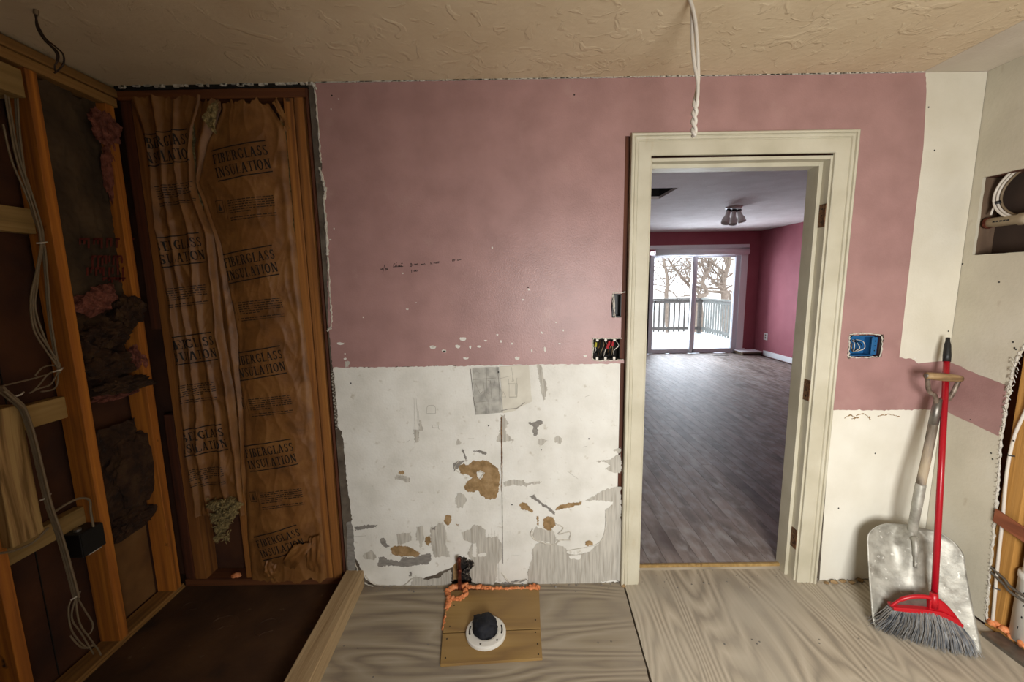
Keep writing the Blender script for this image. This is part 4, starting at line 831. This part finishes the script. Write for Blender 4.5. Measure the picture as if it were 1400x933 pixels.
# ================================================================== TOILET FLANGE AREA
pp = thing('plywood_patch', (-.13, -.24, 0), 'square patch of fresh tan plywood boards screwed to the floor around the drain', 'board')
c = [at(611, 808, 2, .012), at(737, 805, 2, .012), at(739, 859, 2, .012), at(605.5, 865, 2, .012), at(605, 867, 2, .012), at(739, 861, 2, .012), at(741.5, 900, 2, .012), at(602, 909, 2, .012)]
setin(MB().prism([(v.x, v.y, .012) for v in (c[0], c[1], c[2], c[3])], (0, 0, -.012)).build('board', 'ply_new', None, bevel=.001), pp)
setin(MB().prism([(v.x, v.y, .012) for v in (c[4], c[5], c[6], c[7])], (0, 0, -.012)).build('board', 'ply_new', None, bevel=.001), pp)
for a, b in ((621, 828), (732, 848), (732, 865), (735, 881), (736, 895), (609, 900), (611, 874), (615, 857)):
    q = at(a, b, 2, .012); setin(MB().lathe([(0, .0012), (.003, .001), (.0035, 0)], (q.x, q.y, .012), n=8).build('screw_head', 'hole', None), pp)
fcx, fcy = -.142, -.318
tf = thing('toilet_flange', (fcx, fcy, .012), 'white plastic toilet flange ring on the tan plywood patch', 'flange')
setin(MB().lathe([(.050, .012), (.052, .018), (.060, .019), (.083, .017), (.089, .013), (.089, .0), (.050, .0), (.050, .012)], (fcx, fcy, .012), n=40).build('ring', 'pvc', None, smooth=False, bevel=.001), tf)
for a0 in range(6):
    a = math.radians(a0*60+15); r_ = .073; setin(MB().lathe([(0, .0008), (.0045, .0008), (.0045, 0)], (fcx+r_*math.cos(a), fcy+r_*math.sin(a), .0298), n=8).build('bolt_hole', 'hole' if a0 % 2 else 'dull_steel', None), tf)
for a0, a1 in ((165, 205), (-15, 25), (60, 80)):
    sl = MB(); P_ = [Vector((fcx+.072*math.cos(math.radians(a)), fcy+.072*math.sin(math.radians(a)), .0300)) for a in range(a0, a1, 5)]
    sl.tube(P_, .0035, 5); setin(sl.build('bolt_slot', 'hole', None), tf)
o = MB().add(*blob((fcx-.006, fcy+.010, .040), (.060, .058, .036), .24, 4.5, 4, 3.)).build('drain_plug', 'plug', None, smooth=True); tag(o, 'dark navy rag plug stuffed into the toilet flange', 'plug')
of = thing('spray_foam', (-.3, -.04, .0), 'bead of orange spray foam along the plywood patch and around the copper pipe', 'foam')
def foam(pts, r, nm='foam_bead', root=of):
    L = spl([(q.x, q.y, q.z) for q in [at(a, b, 2, .006) for a, b in pts]], 8); mb = MB()
    mb.tube([p+Vector((random.uniform(-1, 1), random.uniform(-1, 1), random.uniform(-.3, 1)))*r*.22 for p in L], [r*random.uniform(.65, 1.3) for _ in L], 9)
    for p in L[::1]:
        k = random.uniform(.5, 1.05); mb.add(*blob(p+Vector((random.uniform(-1, 1)*r*.7, random.uniform(-1, 1)*r*.7, r*.25)), (r*k,)*3, .5, 4, 2, random.random()*9))
    setin(mb.build(nm, 'foam', None, smooth=True), root)
foam([(606, 860), (609, 845), (612, 832)], .0065); foam([(612, 832), (614, 822), (613, 812)], .012); foam([(613, 810), (622, 803), (638, 802)], .013); foam([(618, 820), (628, 821), (636, 815), (636, 806)], .012)
foam([(638, 803), (655, 804), (680, 806), (705, 806), (732, 806)], .010); foam([(724, 806), (730, 803), (735, 806)], .012)
cp = thing('copper_pipe', (-.292, -.045, 0), 'tarnished copper pipe stub rising from the orange foam in front of the wall hole', 'pipe')
setin(MB().lathe([(.0085, 0), (.0085, .155), (.0105, .157), (.0105, .178), (.008, .182), (0, .182)], (-.292, -.048, .005), n=14).build('pipe_stub', 'copper', None, smooth=True), cp)
setin(MB().lathe([(.0105, .10), (.0118, .102), (.0118, .118), (.0105, .12)], (-.292, -.048, .005), n=14).build('coupling', 'copper', None, smooth=True), cp)
hd = MB()
for i in range(16): hd.add(*blob((random.uniform(-.30, -.235), random.uniform(-.004, .02), random.uniform(.03, .15)), (random.uniform(.006, .018),)*3, .6, 4, 2, i))
hd.build('hole_debris', 'steel_wool', wb)['kind'] = 'stuff'
MB().box(-.34, -.19, .03, .035, 0, .2).build('cavity_back', 'hole', wb)
MB().box(-.332, -.300, -.001, .006, .03, .135).build('pipe_chase_side', 'brown_paper', wb)
# debris along the wall foot
db = MB()
for i in range(260):
    a = random.random(); x_ = random.uniform(-.78, .5) if a < .55 else (random.uniform(.5, 1.5) if a < .7 else random.uniform(1.55, 1.85)); y_ = -abs(random.gauss(0, .022))-.002 if not .52 < x_ < 1.5 else random.uniform(-.05, .09)
    s = abs(random.gauss(.0010, .0016))+.0008; db.add(*blob((x_, y_, s*.5), (s, s, s*.6), .4, 3, 1, i))
o = db.build('plaster_debris', 'dark_paper', None); tag(o, 'crumbs of broken plaster scattered along the foot of the wall', 'debris', kind='stuff')
ch_ = MB()
for (a, b, s) in ((1140, 796, .012), (1152, 795, .010), (1165, 797, .009), (1175, 793, .011), (1130, 797, .008), (852, 801, .008)): q = at(a, b, 2, .005); ch_.add(*blob((q.x, min(q.y, -.012), s*.5), (s*1.6, s, s*.8), .5, 3, 2, a))
o = ch_.build('wood_debris', 'brown_paper', None); tag(o, 'brown broken drywall scraps on the floor at the right door casing', 'debris', kind='stuff')
# ================================================================== SHOVEL
sv = thing('scoop_shovel', (1.75, -.36, 0), 'large aluminium scoop shovel with worn wooden shaft leaning in the right corner', 'shovel')
Bm = at(1264, 874, 2, .006); A_ = (at(1338, 893, 2, 0)-at(1190, 856, 2, 0)); A_.z = 0; BW = A_.length; A_.normalize()
Tm = at(1243, 722, 1, -.135); U_ = (Tm-Bm); BL = U_.length; U_.normalize(); N_ = A_.cross(U_).normalized()
if N_.y > 0: N_ = -N_
def blade(u, v, back=0.):
    s = 2*u-1; hw_ = BW/2
    if v > .80: hw_ *= math.sqrt(max(0, 1-((v-.80)/.2)**2*.72))*1.0
    if v < .12: hw_ *= .955+.045*math.sqrt(max(0, 1-((.12-v)/.12)**2))
    hw_ *= 1-.05*max(0, v-.1)
    vv = v+.028*(1-s*s)*(v > .999)-.012*(s*s)*(v < .05)
    p = Bm+A_*(s*hw_)+U_*(vv*BL)
    lift = .030*abs(s)**3.2*(.35+.65*v)+.020*math.sin(math.pi*min(1, v))*-.6
    ridge = .034*math.exp(-((s+.12*(1-v))/.16)**2)*max(0, v-.35)/.65-.012*math.exp(-((s-.34)/.16)**2)*max(0, v-.3)-.012*math.exp(-((s+.40)/.16)**2)*max(0, v-.3)
    hump = .012*math.exp(-((v-.80)/.12)**2)*(1-abs(s))
    lift += .0035*noise.noise((u*6, v*7, 2))
    return p+N_*(lift+ridge+hump-back)
bl_ = MB(); bl_.grid(lambda u, v: blade(u, v), 48, 56); bl_.grid(lambda u, v: blade(u, v, .0022), 48, 56)
W_ = 49; nV = 57*49
rim = [i for i in range(48)]+[j*W_+48 for j in range(56)]+[56*W_+48-i for i in range(48)]+[(56-j)*W_ for j in range(56)]
bl_.add([], []); bl_.f += [(rim[i], rim[(i+1) % len(rim)], rim[(i+1) % len(rim)]+nV, rim[i]+nV) for i in range(len(rim))]
setin(bl_.build('blade', 'steel', None, smooth=True), sv)
h0 = at(1246, 735, 1, -.155); h1 = at(1252, 700, 1, -.170); h2 = at(1259, 662, 1, -.165); h3 = at(1268, 620, 1, -.145); h4 = at(1277, 575, 1, -.125); h5 = at(1283, 546, 1, -.115)
setin(MB().tube(spl([blade(.5, .62)+N_*.004, blade(.5, .86)+N_*.010, h0, h1, h2], 8), [.007]*4+[.012]*6+[.016]*8+[.0185]*8+[.0195]*6+[.0195], 14).build('socket', 'steel', None, smooth=True), sv)
L = spl([h2-Vector((0, 0, .02)), h2, h3, h4, h4+(h5-h4)*.3], 8); setin(MB().tube(L, [.0175]*len(L), 14).build('wooden_shaft', 'oldwood', None, smooth=True), sv)
setin(MB().tube([h4-(h5-h4)*.2, h4+(h5-h4)*.5, h5], [.0185, .0175, .014], 12).build('fork_socket', 'dull_steel', None, smooth=True), sv)
gl, gr = at(1268, 514, 1, -.135), at(1312, 518, 1, -.115)
for e_, mid in ((gl, at(1270, 534, 1, -.130)), (gr, at(1298, 545, 1, -.115))):
    setin(MB().tube(spl([h5-(h5-h4)*.35, h5+(mid-h5)*.35, mid, e_], 8), [.012, .012]+[.0095]*23, 9).build('fork_arm', 'fork_steel', None, smooth=True), sv)
setin(MB().tube([gl+(gl-gr)*.03, gl+(gr-gl)*.1, (gl+gr)/2, gr-(gr-gl)*.1, gr+(gr-gl)*.03], [.0145, .0165, .018, .0165, .0145], 14).build('grip', 'grip', None, smooth=True), sv)
for e_ in (gl, gr): setin(MB().lathe([(0, .004), (.008, .004), (.010, 0)], e_+(e_-(gl+gr)/2).normalized()*.006, (e_-(gl+gr)/2), 10).build('rivet', 'dull_steel', None, smooth=True), sv)
# ================================================================== BROOM
bm_ = thing('broom', (1.75, -.38, 0), 'red broom with grey bristles and black handle tip standing in front of the shovel', 'broom')
b0 = at(1277, 826, 1, -.335); b1 = at(1296, 462, 1, -.055); bd = (b1-b0)
setin(MB().tube([b0+bd*.0, b0+bd*.925], .0118, 14).build('handle', 'red_tube', None, smooth=True), bm_)
setin(MB().tube([b0+bd*.905, b0+bd*.93, b0+bd*.97, b0+bd*.985, b0+bd], [.0145, .0150, .0125, .0085, .008], 12).build('handle_tip', 'black', None, smooth=True), bm_)
HY = lambda a: -.318-.055*(a-1217)/94
hp = lambda a, b: at(a, b, 1, HY(a))
setin(MB().tube(spl([hp(1218, 829), hp(1232, 820), hp(1250, 816), hp(1270, 817), hp(1284, 822), hp(1297, 834), hp(1311, 852)], 8), [.006]*8+[.0085]*33+[.0085]*8, 10).build('head_arch', 'red', None, smooth=True), bm_)
low = [(1217, 827), (1240, 828.5), (1262, 830), (1285, 834), (1303, 843), (1312, 851), (1311, 855), (1285, 845), (1262, 838), (1238, 834), (1217, 831)]
setin(MB().prism([hp(a, b)+Vector((0, -.018, 0)) for a, b in low], (0.005, .038, 0)).build('head_bar', 'red', None, bevel=.002), bm_)
setin(MB().prism([hp(a, b)+Vector((0, -.009, 0)) for a, b in [(1269, 819), (1284, 822), (1296, 834), (1309, 850), (1285, 840), (1268, 834)]], (.003, .02, 0)).build('head_block', 'red', None, bevel=.003), bm_)
setin(MB().prism([hp(a, b)+Vector((0, .004, 0)) for a, b in [(1226, 828), (1236, 822), (1252, 819), (1268, 819), (1268, 831), (1245, 829)]], (.0, .003, 0)).build('head_window', 'dull_steel', None), bm_)
setin(MB().tube([hp(1276, 830), hp(1277, 812)], [.0165, .0145], 12).build('handle_socket', 'red', None, smooth=True), bm_)
o = MB()
for i in range(6):
    a = 1284+i*1.9; o.prism([hp(a, 834.5+i*.9)+Vector((0, -.013, 0)), hp(a+1.2, 835+i*.9)+Vector((0, -.013, 0)), hp(a+1.2, 837.5+i*.9)+Vector((0, -.013, 0)), hp(a, 837+i*.9)+Vector((0, -.013, 0))], (0, .001, 0))
setin(o.build('pale_marking', 'cable', None), bm_)
for part, (m, seed) in enumerate((('bristle', 1), ('bristle', 2))):
    bb_ = MB(); rr = random.Random(seed)
    for i in range(800):
        u = rr.random(); a = 1217+94*u; bt = 829+(0 if u < .5 else 22*((u-.5)*2)**1.4)+3; dy = rr.uniform(-.016, .016)
        s = hp(a, bt)+Vector((0, dy, 0)); fx = 1191+u*143+rr.gauss(0, 2.2); fy = 855+u*41+5*math.sin(u*3.1)+rr.uniform(-6, 2)
        e = at(fx, fy, 2, .004); e = e+Vector((rr.uniform(-.004, .004), dy*1.4, rr.uniform(0, .014) if rr.random() < .5 else 0)); e.z = max(e.z, .002)
        mid_ = (s+e)/2+Vector((rr.uniform(-.006, .006), -.008+rr.uniform(-.006, .006), .004)); r_ = rr.uniform(.0008, .0015)
        bb_.tube([s, mid_, e], [r_, r_, r_*.6], 3, cap=False)
    o = bb_.build('bristles', 'bristle' if part == 0 else 'bristle_light', None, fix=False) if False else bb_.build('bristles', MT['bristle'] if part == 0 else MT['dark_paper'], None, fix=False)
    o['kind'] = 'stuff'; setin(o, bm_)
# ================================================================== RIGHT WALL SERVICES
pv = thing('pvc_pipe', (2.15, -.47, .03), 'thick white plastic pipe with a coupling standing in the open right wall bay', 'pipe')
pyc = at(1379, 860, 0, 2.112).y-.043
setin(MB().lathe([(.045, 0), (.045, .9), (0, .9)], (2.142, pyc, .03), n=24).build('pipe', 'pvc', None, smooth=True), pv)
setin(MB().lathe([(.045, .0), (.052, .0), (.052, .27), (.055, .275), (.055, .30), (.045, .30)], (2.142, pyc, .03), n=24).build('coupling', 'pvc', None, smooth=True), pv)
for k in range(7): setin(MB().box(2.090, 2.092, pyc-.012+random.random()*.01, pyc-.006+random.random()*.01, .09+k*.026, .10+k*.026).build('printed_mark', 'black', None), pv) if k % 2 == 0 else None
ro = thing('white_cable', (2.11, -.31, .03), 'white electrical cable stapled to the stud at the cut edge of the right wall', 'cable')
L = spl([(2.094, -.42, 1.62), (2.094, -.36, 1.35), (2.094, -.325, 1.15), (2.094, -.315, 1.02), (2.094, -.290, .88), (2.094, -.285, .72), (2.094, -.296, .52), (2.094, -.303, .35), (2.094, -.312, .18), (2.096, -.318, .045)], 8)
setin(MB().tube(L, .0058, 8).build('jacket', 'cable', None, smooth=True), ro)
for z_, y_ in ((.80, -.286), (.20, -.311)): setin(MB().tube([(2.10, y_-.012, z_), (2.086, y_, z_), (2.10, y_+.012, z_)], .003, 6).build('staple', 'black', None), ro)
o = MB().box(2.075, 2.084, -.75, -.278, .50, .56, None).build('brown_strap', 'strap', None, bevel=.002)
for v in o.data.vertices: v.co.z -= (v.co.y+.25)*-.22*-1*-1
tag(o, 'reddish brown wooden strap nailed across the open right wall bay', 'strap')
cd2 = thing('metal_bracket', (2.10, -.4, .2), 'bent metal pipe bracket across the stud and the white plastic pipe', 'bracket')
for dz in (0, .022): setin(MB().tube(spl([(2.095, -.268, .262+dz), (2.085, -.34, .245+dz), (2.078, pyc+.03, .232+dz), (2.08, pyc-.06, .225+dz), (2.10, pyc-.3, .2+dz)]), .0055, 8).build('bracket_rod', 'dull_steel', None, smooth=True), cd2)
ff = thing('orange_foam', (2.1, -.35, 0.01), 'orange spray foam around the pipe base in the open right wall bay', 'foam')
fb = MB()
for i in range(46): y_ = random.uniform(-.62, -.295); fb.add(*blob((random.uniform(2.088, 2.15), y_, .028+random.random()*.02), (.014, .018, .012), .5, 3, 2, i))
setin(fb.build('foam_mass', 'foam', None, smooth=True), ff)
# upper opening: cable coil and pipe
cc = thing('cable_coil', (2.14, -.18, 1.83), 'coil of white cable tied with dark tape inside the upper right wall opening', 'cable')
for k in range(3):
    r_ = .152-.007*k; yc, zc = -.212, 1.900
    pts = [(2.125+.008*k+.003*math.sin(3*t), yc+r_*1.0*math.cos(t), zc+r_*.80*math.sin(t)) for t in [2*math.pi*j/40 for j in range(41)]]
    setin(MB().tube(pts, .0048, 8, cap=False).build('cable_loop', 'cable_old' if k == 2 else 'cable', None, smooth=True), cc)
setin(MB().tube([(2.135, -.070, 1.862), (2.135, -.066, 1.874)], .015, 10).build('tape', 'black', None, smooth=True), cc)
setin(MB().tube([(2.125, -.070, 1.865), (2.122, -.064, 1.84), (2.12, -.062, 1.82)], .004, 6).build('cable_end', 'cable', None, smooth=True), cc)
wpz = at(1345, 306, 0, 2.13).z
wp_ = thing('supply_pipe', (2.14, -.2, wpz), 'horizontal cream plastic pipe with a coupling inside the upper right wall opening', 'pipe')
setin(MB().tube([(2.13, -.045, wpz), (2.13, -.62, wpz)], .0205, 18).build('pipe', 'cpvc', None, smooth=True), wp_)
setin(MB().tube([(2.13, -.165, wpz), (2.13, -.235, wpz)], .0255, 18).build('coupling', 'cpvc', None, smooth=True), wp_)
setin(MB().lathe([(.0205, 0), (.025, .0), (.025, .008), (.0205, .008)], (2.13, -.052, wpz), (0, 1, 0), 18).build('end_collar', 'copper', None), wp_)
for k in range(5): setin(MB().box(2.1085, 2.1098, -.09-k*.013, -.082-k*.013, wpz-.003, wpz+.003).build('printed_mark', 'black', None), wp_)
# ================================================================== FAR ROOM
wn = struct('window_1', (3.6, YF, FZ)); 
def fb_(nm, m, pxa, pxb, y0, y1, zz=None, root=None):
    """upright member between two photo columns (each given top and bottom row)"""
    (a0, b0), (a1, b1) = pxa, pxb; p, q = at(a0, b0, 1, y0), at(a1, b1, 1, y0)
    return setin(MB().box(min(p.x, q.x), max(p.x, q.x), y0, y1, min(p.z, q.z) if zz is None else zz[0], max(p.z, q.z) if zz is None else zz[1]).build(nm, m, None, bevel=.003), root or wn)
zt = at(960, 339, 1, YF).z; zb = FZ
X_ = lambda px, py=415: at(px, py, 1, YF).x
gx0, gx1, gx2 = 2.93, X_(949.5), X_(1005)
fb_('side_trim', 'trim_far', (1010, 415), (1019, 415), YF-.03, YF, (zb, zt), None); setin(MB().box(2.80, X_(1019), YF-.03, YF, zt-.02, at(960, 335, 1, YF).z).build('head_trim', 'trim_far', None, bevel=.003), wn)
zbt, zbb = at(960, 340, 1, YF).z, at(960, 350, 1, YF).z
xa = X_(893)
def member(nm, m, x0, x1, z0, z1, y0=YF+.02, y1=YF+.07): return setin(MB().box(x0, x1, y0, y1, z0, z1).build(nm, m, None, bevel=.004), wn)
member('head_rail', 'alum', xa-.3, X_(1012), zbb-.03, zbb+.03); member('sill_rail', 'alum', xa-.3, X_(1012), FZ, FZ+.09)
member('side_stile', 'alum', xa-.34, xa+.0, FZ, zbb, YF+.0, YF+.08); member('side_stile', 'alum', X_(1003), X_(1010), FZ, zbb, YF+.0, YF+.08)
member('centre_stile', 'alum', X_(945), X_(949.5), FZ, zbb, YF+.0, YF+.06); member('centre_stile', 'trim_far', X_(949.5), X_(952), FZ, zbb, YF+.02, YF+.09)
member('door_handle', 'black', xa+.015, xa+.045, .95, 1.15, YF-.03, YF+.0)
g1 = MB().box(xa, X_(945), YF+.040, YF+.044, FZ+.09, zbb-.03).build('glass_pane', 'glass', None); setin(g1, wn)
g1 = MB().box(X_(952), X_(1003), YF+.055, YF+.059, FZ+.09, zbb-.03).build('glass_pane', 'glass', None); setin(g1, wn)
rb = thing('roller_blind', (3.6, YF-.05, zbb), 'rolled-up pale blind above the sliding glass door', 'blind')
setin(MB().tube([(xa, YF-.07, (zbt+zbb)/2), (X_(1016), YF-.07, (zbt+zbb)/2)], (zbt-zbb)/2*.95, 20).build('rolled_fabric', 'blind', None, smooth=True), rb)

q = at(984, 486, 2, FZ); o = MB().box(q.x-.14, q.x+.16, q.y-.055, q.y+.055, FZ, FZ+.004)
rg_ = thing('floor_register', (q.x, q.y, FZ), 'dark metal floor register in front of the sliding glass door', 'vent'); setin(o.build('frame', 'black', None), rg_)
for k in range(7): setin(MB().box(q.x-.12+k*.038, q.x-.10+k*.038, q.y-.045, q.y+.045, FZ+.004, FZ+.006).build('slat', 'dull_steel', None), rg_)
bs = thing('board_stack', (FX-.3, YF-.2, FZ), 'low heater box at the far corner beside the sliding door', 'stack')  # stack of boards, shaped as a low box with lid and slot
setin(MB().box(FX-.42, FX-.03, YF-.34, YF-.02, FZ, FZ+.06).build('stack_body', 'cable_old', None, bevel=.01), bs); setin(MB().box(FX-.40, FX-.05, YF-.343, YF-.338, FZ+.018, FZ+.035).build('slot', 'hole', None), bs)
setin(MB().box(FX-.44, FX-.02, YF-.35, YF-.01, FZ+.06, FZ+.075).build('lid', 'trim_far', None, bevel=.004), bs)
q = at(1047, 460, 0, FX); ou_ = thing('wall_outlet', (FX, q.y, q.z), 'white wall outlet on the far pink wall near the corner', 'outlet')
setin(MB().box(FX-.006, FX, q.y-.06, q.y+.06, q.z-.075, q.z+.065).build('cover_plate', 'outlet', None, bevel=.003), ou_)
for dz in (-.03, .02): setin(MB().box(FX-.009, FX-.006, q.y-.02, q.y+.02, q.z+dz-.018, q.z+dz+.018).build('socket_face', 'cable_old', None, bevel=.002), ou_)
# spot lamp
q = at(1003, 283, 2, HC); sl = thing('ceiling_spot_lamp', (q.x, q.y, HC), 'three-shade ceiling spotlight in the far room', 'lamp')
setin(MB().lathe([(0, -.03), (.05, -.03), (.10, -.02), (.11, 0)], (q.x, q.y, HC), n=24).build('ceiling_plate', 'shade', None, smooth=True), sl)
dd = 5.35
for i, (px, tip, py2) in enumerate(((997, 991, 306), (1004, 1001.5, 307.5), (1010, 1014.5, 304))):
    yy = q.y+(-.06, -.03, .03)[i]; top = at(px, 287, 1, yy); bot = at(tip, py2, 1, yy-.03); d = (bot-top); L_ = d.length
    setin(MB().tube([(q.x+(-.05, 0, .05)[i], q.y, HC-.02), top], .006, 6).build('arm', 'dull_steel', None), sl)
    setin(MB().lathe([(0, 0), (.025, 0), (.028, L_*.10), (.025, L_*.15), (.033, L_*.5), (.048, L_*.64), (.052, L_*.95), (.049, L_), (.042, L_*.9), (.0, L_*.6)], top, d, 20).build('spot_shade', 'shade', None, smooth=True), sl)
    setin(MB().lathe([(.0, -.002), (.033, -.002), (.0335, L_*.12)], top, d, 16).build('shade_cap', 'black', None), sl)
# deck and railing
dk = struct('floor_deck', (4, 8, 0)); 
for i in range(14): setin(MB().box(1.2, 6.0, 6.78+i*.27, 6.78+i*.27+.262, -.06, -.02).build('deck_board', 'deck', None), dk)
def railing(nm, a, b, step, label, m, posts=()):
    A = Vector(a); B = Vector(b); d = (B-A); L = d.length; d /= L; n = Vector((-d.y, d.x, 0)); t = thing(nm, a, label, 'railing', 'deck railings'); z0 = -.02
    def beam(nm_, s0, s1, w_, zl, zh, m_=m, par=t):
        p, q = A+d*s0, A+d*s1; V = [p-n*w_, q-n*w_, q+n*w_, p+n*w_]
        return setin(MB().prism([(v.x, v.y, zl) for v in V], (0, 0, zh-zl)).build(nm_, m_, None), par)
    beam('top_rail', 0, L, .07, .99, 1.03); beam('upper_rail', 0, L, .02, .90, .98); beam('lower_rail', 0, L, .02, .10, .18)
    s = step/2; k = 0
    while s < L:
        beam('baluster', s, s+.04, .018, .04, .97); s += step; k += 1
    for s in posts: beam('post', s, s+.09, .045, z0, 1.0)
    return t
railing('deck_railing', (2.0, 10.25, 0), (5.62, 10.25, 0), .15, 'far deck railing painted as a dark silhouette facing the sliding door', 'rail_silhouette', (0, 1.7, 3.5))
railing('deck_railing', (5.62, 10.2, 0), (5.62, 6.9, 0), .14, 'weathered side deck railing seen through the right glass pane', 'rail', (1.6, 3.2))
gd = MB().grid(lambda u, v: (-20+60*u, 10.6+50*v, -3+4.0*v*v*0+.5*noise.noise((u*9, v*9, 0))+(3.4*v if v > .1 else 0)), 40, 30).build('ground_outside', 'snow', None, smooth=True); gd['kind'] = 'structure'
# trees
def branch(mb, p, d, r, L, depth, rr):
    n = 5; pts = [p]; rs = [r]
    for i in range(n):
        d = (d+Vector((rr.uniform(-1, 1), rr.uniform(-1, 1)*.5, rr.uniform(-.7, .8)))*.22).normalized(); p = p+d*L/n; pts.append(p); rs.append(r*(1-.55*(i+1)/n))
        if depth > 0 and i >= 1:
            for _ in range(1 if rr.random() < .6 else 2):
                dd_ = (d+Vector((rr.uniform(-1, 1), rr.uniform(-1, 1)*.6, rr.uniform(-.4, .9)))*.9).normalized(); branch(mb, p, dd_, rs[-1]*.6, L*rr.uniform(.5, .8), depth-1, rr)
    mb.tube(pts, rs, 5 if depth else 3, cap=False)
def tree(guide, y, r, label, seed, lim):
    pts = [at(a, b, 1, y) for a, b in guide]; rr = random.Random(seed); t = thing('bare_tree', (pts[0].x, y, -3), label, 'tree', 'bare trees beyond the deck')
    base = Vector((pts[0].x+.3, y, -3.0)); mb = MB(); S = spl([base]+pts, 5); mb.tube(S, [r*(1-.6*i/len(S)) for i in range(len(S))], 8); setin(mb.build('trunk', 'bark', None, smooth=True), t)
    tw = MB()
    for i in range(6, len(S)):
        for _ in range(lim): branch(tw, S[i], Vector((rr.uniform(-1, 1), rr.uniform(-.6, .6), rr.uniform(-.1, .9))).normalized(), r*.26, rr.uniform(.9, 1.9), 2 if i % 3 == 0 else 1, rr)
    o = tw.build('branches', 'bark', None, fix=False); setin(o, t)
tree([(911, 412), (913, 392), (911, 372), (906, 352), (900, 330)], 15, .10, 'thin bare tree seen through the left glass pane of the far door', 3, 1)
tree([(958, 412), (946, 396), (930, 376), (917, 360), (908, 340)], 16, .085, 'bare tree with a long limb slanting up to the left behind the door mullion', 4, 1)
tree([(952, 420), (966, 402), (961, 385), (970, 366), (975, 340)], 14, .11, 'crooked bare tree just right of the door mullion', 5, 1)
tree([(1000, 414), (988, 398), (975, 384), (964, 372), (958, 350)], 17, .09, 'bare tree leaning left behind the right glass pane', 6, 1)
tree([(991, 412), (989, 395), (990, 378), (996, 362), (999, 335)], 14.5, .16, 'stout upright bare tree at the right edge of the door glass', 8, 1)
# pieces of pieces hang under the part they are fixed to
SUBS = {'handle_tip': 'handle', 'bolt_hole': 'ring', 'bolt_slot': 'ring', 'bracket_hole': 'mounting_bracket', 'socket_face': 'cover_plate', 'coupling': 'pipe', 'end_collar': 'pipe', 'printed_mark': 'pipe',
        'rivet': 'grip', 'head_window': 'head_bar', 'pale_marking': 'head_bar', 'handle_socket': 'head_bar', 'nail': 'sheet', 'pencil_drawing': 'sheet', 'photocopied_lines': 'sheet', 'curled_edge': 'sheet', 'sheet_edge': 'sheet',
        'printed_lettering': 'kraft_facing', 'fine_print': 'kraft_facing', 'torn_flap': 'kraft_facing', 'faded_print': 'dusty_facing', 'cable_clamp': 'box_body', 'pale_tab': 'box_body', 'slot': 'stack_body', 'slat': 'frame', 'tape': 'cable_loop', 'mounting_ear': 'box_shell', 'shade_cap': 'spot_shade'}
stem_ = lambda o: o.name.split('.')[0]
for root in [o for o in list(COL.objects) if o.parent is None and o.get('label')]:
    kids = list(root.children)
    for k in kids:
        want = SUBS.get(stem_(k))
        if not want: continue
        c = [p for p in kids if stem_(p) == want]
        if not c: continue
        if len(c) > 1 and stem_(k) == 'shade_cap': p = c[[x for x in kids if stem_(x) == 'shade_cap'].index(k)]
        else: p = c[0]
        if root.location.length > 0 or True:
            wm_ = k.matrix_parent_inverse.copy(); k.parent = p; k.matrix_parent_inverse = Matrix.Identity(4)
